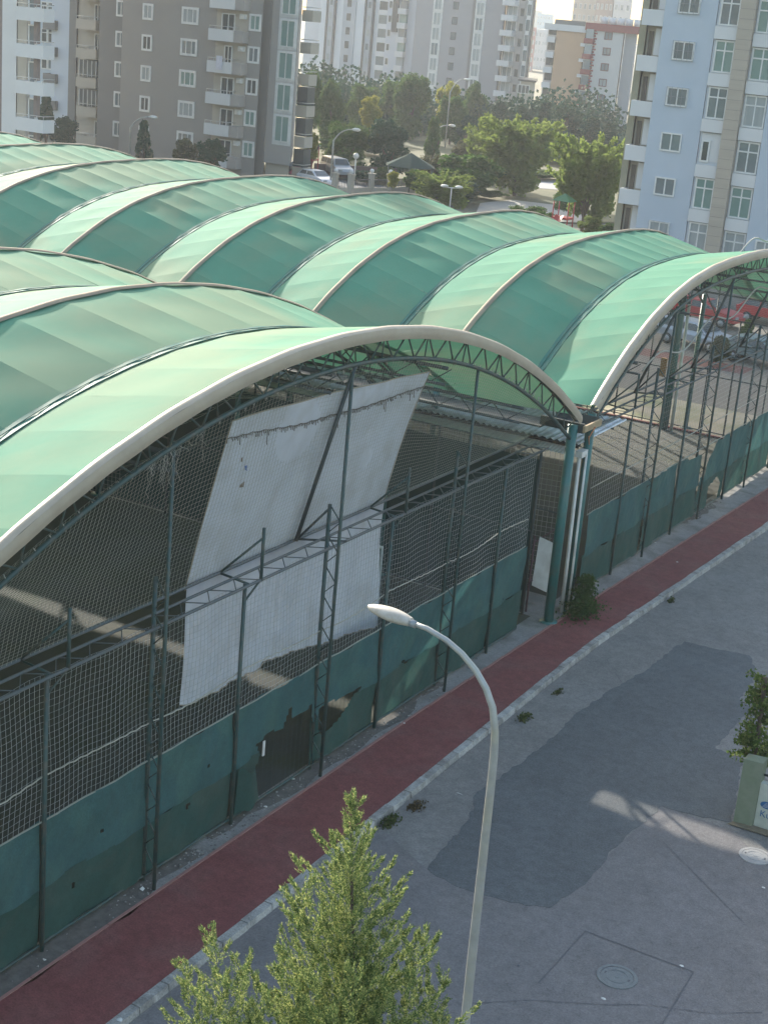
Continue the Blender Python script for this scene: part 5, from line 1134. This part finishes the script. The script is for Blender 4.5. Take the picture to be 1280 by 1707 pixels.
# playground pieces
redp = mat('red_plastic', (.42,.035,.04), rough=.4)
for px, py, D, lb in ((497,300,150,'red playground slide beside the corner of the grey block'),(921,372,121,'red playground slide half hidden behind the middle canopy')):
    a = atD(px, py, D); r = thing('playground_slide', lb, 'slide', (a.x,a.y,0))
    b = MB(); b.grid(lambda u, v: (a.x+(-.35+.7*u), a.y-1.2+2.4*v, .3+1.5*v**1.2+.18*abs(u-.5)*2), 6, 8); b.build('chute', redp, r)
    b = MB(); b.box((a.x-.7,a.y+1.2,1.6),(a.x+.7,a.y+2.4,1.75)); 
    for sx in (-.65,.65):
        for sy in (1.25,2.35): b.tube((a.x+sx,a.y+sy,0),(a.x+sx,a.y+sy,3.0),.05,6)
    b.build('tower_frame', redp, r); b = MB(); b.add([(a.x-.8,a.y+1.1,3.0),(a.x+.8,a.y+1.1,3.0),(a.x+.8,a.y+2.5,3.0),(a.x-.8,a.y+2.5,3.0),(a.x,a.y+1.8,3.6)],[(0,1,4),(1,2,4),(2,3,4),(3,0,4)]); b.build('tower_roof', mat('green_plastic', (.03,.16,.06), rough=.4), r)
# big column group on the side line of the right pitch
r = thing('column_group', 'thick dark column with a pale pipe standing behind the right hand pitch', 'column', (-20.8, 62.3, 0))
b = MB(); b.tube((-20.9,62.2,-.05),(-20.9,62.2,7.2),.15,12); b.build('column', pipe_green, r)
b = MB(); b.tube((-20.55,62.1,-.05),(-20.55,62.1,5.5),.07,8); b.build('pale_pipe', white_paint, r)
b = MB(); b.box((-21.35,61.85,2.3),(-21.1,61.95,3.1)); b.build('orange_notice', mat('orange_notice', (.40,.20,.06)), r)
# flat wall beyond the lot
r = thing('lot_wall', 'pale low wall behind the red car seen through the right arch', 'wall', (-25,95,0)); b = MB(); b.box((-40,95.5,-.1),(-14,95.8,1.5)); b.build('wall_panel', concrete, r)

# ================================================================== CARS
def car(label, pos, rz, paint, kind='hatch', L=4.1, Wd=1.72, H=1.46):
    r = thing('parked_car', label, 'van' if kind == 'van' else 'car', (pos[0], pos[1], 0)); r.rotation_euler = (0, 0, rz)
    if kind == 'van': prof = [(-.5,.30),(-.5,.62),(-.49,.95),(-.46,.985),(.18,1.0),(.30,.66),(.47,.55),(.5,.42),(.5,.28)]; top = [(-.485,.64),(-.455,.965),(.17,.98),(.29,.66)]
    elif kind == 'estate': prof = [(-.5,.32),(-.5,.60),(-.47,.90),(-.42,.985),(.08,1.0),(.24,.66),(.46,.58),(.5,.45),(.5,.28)]; top = [(-.485,.62),(-.44,.96),(.07,.975),(.23,.66)]
    else: prof = [(-.5,.32),(-.5,.62),(-.44,.72),(-.34,.95),(-.2,1.0),(.05,.99),(.24,.68),(.45,.58),(.5,.45),(.5,.28)]; top = [(-.43,.68),(-.33,.94),(.05,.965),(.22,.68)]
    bm = MB(); n = len(prof); k = 7
    def wid(z): return .5*Wd*(1-.22*max(0,(z-.6)/.4)**1.3)*(1 if z > .4 else .96)
    rows = []
    for j in range(k):
        s = -1+2*j/(k-1); ss = math.copysign(abs(s)**.6, s)
        rows.append([(x*L*(1-.03*abs(ss)**3), ss*wid(z), z*H-.03*abs(ss)**4*(z > .6)) for x, z in prof])
    vs = [p for rw in rows for p in rw]; fs = [(j*n+i, j*n+i+1, (j+1)*n+i+1, (j+1)*n+i) for j in range(k-1) for i in range(n-1)]
    fs += [tuple(range(n-1,-1,-1)), tuple((k-1)*n+i for i in range(n))]; bm.add(vs, fs)
    me = bm.mesh('body', paint); o = bpy.data.objects.new('body', me); S.collection.objects.link(o); o.parent = r
    # side windows, windscreen, rear window as separate dark panes just proud of the body
    for s in (-1, 1):
        xs = [top[0][0]+.03, top[1][0]+.02, top[2][0]-.01, top[3][0]-.03]; q = [(xs[0]*L, s*(wid(.72)+.012), .70*H), (xs[1]*L, s*(wid(.93)+.012), .93*H), (xs[2]*L, s*(wid(.93)+.012), .93*H), (xs[3]*L, s*(wid(.70)+.012), .70*H)]
        b = MB(); mid = (xs[1]+xs[2])/2*L
        q2 = [q[0], q[1], (mid-.04, q[1][1], .93*H), (mid-.04, q[0][1], .70*H)]; q3 = [(mid+.04, q[0][1], .70*H), (mid+.04, q[1][1], .93*H), q[2], q[3]]
        b.poly(q2); b.poly(q3); me = b.mesh('side_window', glass_dark); o = bpy.data.objects.new('side_window', me); S.collection.objects.link(o); o.parent = r
    def cross(x0, z0, x1, z1, nm):
        b = MB(); w0, w1 = wid(z0)*.88, wid(z1)*.86; d = .015; dx = d if x0 > 0 else -d
        b.poly([(x0*L+dx,-w0,z0*H+d),(x0*L+dx,w0,z0*H+d),(x1*L+dx,w1,z1*H+d),(x1*L+dx,-w1,z1*H+d)]); me = b.mesh(nm, glass_dark); o = bpy.data.objects.new(nm, me); S.collection.objects.link(o); o.parent = r
    fr = prof[-5:] if kind != 'hatch' else prof[-5:]
    cross(.23 if kind == 'hatch' else (.285 if kind == 'van' else .225), .70, .07 if kind == 'hatch' else (.19 if kind == 'van' else .09), .965, 'windscreen')
    cross(-.445 if kind == 'hatch' else -.497, .72, -.35 if kind == 'hatch' else -.475, .93, 'rear_window')
    for sx in (-.31,.31):
        for s in (-1,1):
            b = MB(); b.tube((0,-.1,0),(0,.1,0),.31,16); me = b.mesh('wheel', mat('tyre', (.025,.025,.027), rough=.8)); o = bpy.data.objects.new('wheel', me); S.collection.objects.link(o); o.parent = r; o.location = (sx*L, s*(Wd/2-.1), .31)
            b = MB(); b.tube((0,-.11*1,0),(0,.11,0),.18,12); me = b.mesh('rim', steel_grey); p = bpy.data.objects.new('rim', me); S.collection.objects.link(p); p.parent = o
    for s in (-1,1):
        b = MB(); b.box((.485*L,s*.55-.18,.44*H),(.503*L,s*.55+.18,.53*H)); me = b.mesh('headlight', curtain); o = bpy.data.objects.new('headlight', me); S.collection.objects.link(o); o.parent = r
        b = MB(); b.box((-.503*L,s*.62-.12,.48*H),(-.49*L,s*.62+.12,.62*H)); me = b.mesh('tail_light', redp); o = bpy.data.objects.new('tail_light', me); S.collection.objects.link(o); o.parent = r
    return r
def paint(nm, c, met=.3): return mat(nm, c, c, 1, .28, metal=met, spec=.6)
q = atZ(527,310,0); car('white hatchback parked behind the canopy crest left of the park', q, R(-20), paint('white_car_paint', (.62,.64,.68), .1))
q = atZ(552,300,0)+Vector((-1,2.5,0)); car('silver grey van parked behind the white hatchback', q, R(-35), paint('silver_paint', (.34,.36,.38)), 'van', 4.6, 1.8, 1.95)
q = atZ(487,293,0); car('dark car parked at the corner of the grey apartment block', q, R(70), paint('dark_paint', (.035,.04,.045)))
q = atZ(1158,578,0); car('silver estate car parked in the lot behind the right hand netting', q, R(-12), paint('silver_blue_paint', (.40,.44,.50)), 'estate', 4.4)
q = atZ(1172,538,0); car('red car parked beyond the silver estate, behind the netting', q, R(-6), paint('red_paint', (.42,.04,.045), .1), 'hatch', 4.6)
q = atZ(1285,540,0); car('red car at the far right edge behind the netting', q, R(-6), MATS['red_paint'], 'hatch', 4.2)
q = atZ(1268,608,0); car('teal grey car right of the small lot tree, behind the netting', q, R(-12), paint('teal_paint', (.20,.27,.28)), 'hatch', 4.2)

# ------------------------------------------------------------------ groups of alike things
GR = {'tree':'trees of the park and the blocks','bush':'bushes and hedges of the park','street lamp':'street lamps','car':'parked cars','litter':'scraps of litter along path and road','weed':'weed tufts along the kerb','building':'apartment blocks round the park','manhole cover':'manhole covers in the road','fence':'fences of the two pitches','tarpaulin':'white tarpaulins hung on the nearest pitch','slide':'playground slides'}
for o in list(S.objects):
    if o.parent is None and o.get('category') in GR and not o.get('group'): o['group'] = GR[o['category']]

# ================================================================== HAZE
hz = MB(); hz.box((-420,-40,-1.2),(220,1000,100))
hm = bpy.data.materials.new('haze'); hm.use_nodes = True; t = hm.node_tree
for nd in list(t.nodes):
    if nd.type != 'OUTPUT_MATERIAL': t.nodes.remove(nd)
pv = t.nodes.new('ShaderNodeVolumePrincipled'); pv.inputs['Density'].default_value = .00036; pv.inputs['Color'].default_value = (.86,.93,1,1); pv.inputs['Anisotropy'].default_value = .3
t.links.new(pv.outputs[0], [n for n in t.nodes if n.type == 'OUTPUT_MATERIAL'][0].inputs['Volume'])
HAZE = True
if HAZE: hz.build('haze', hm, kind='stuff')
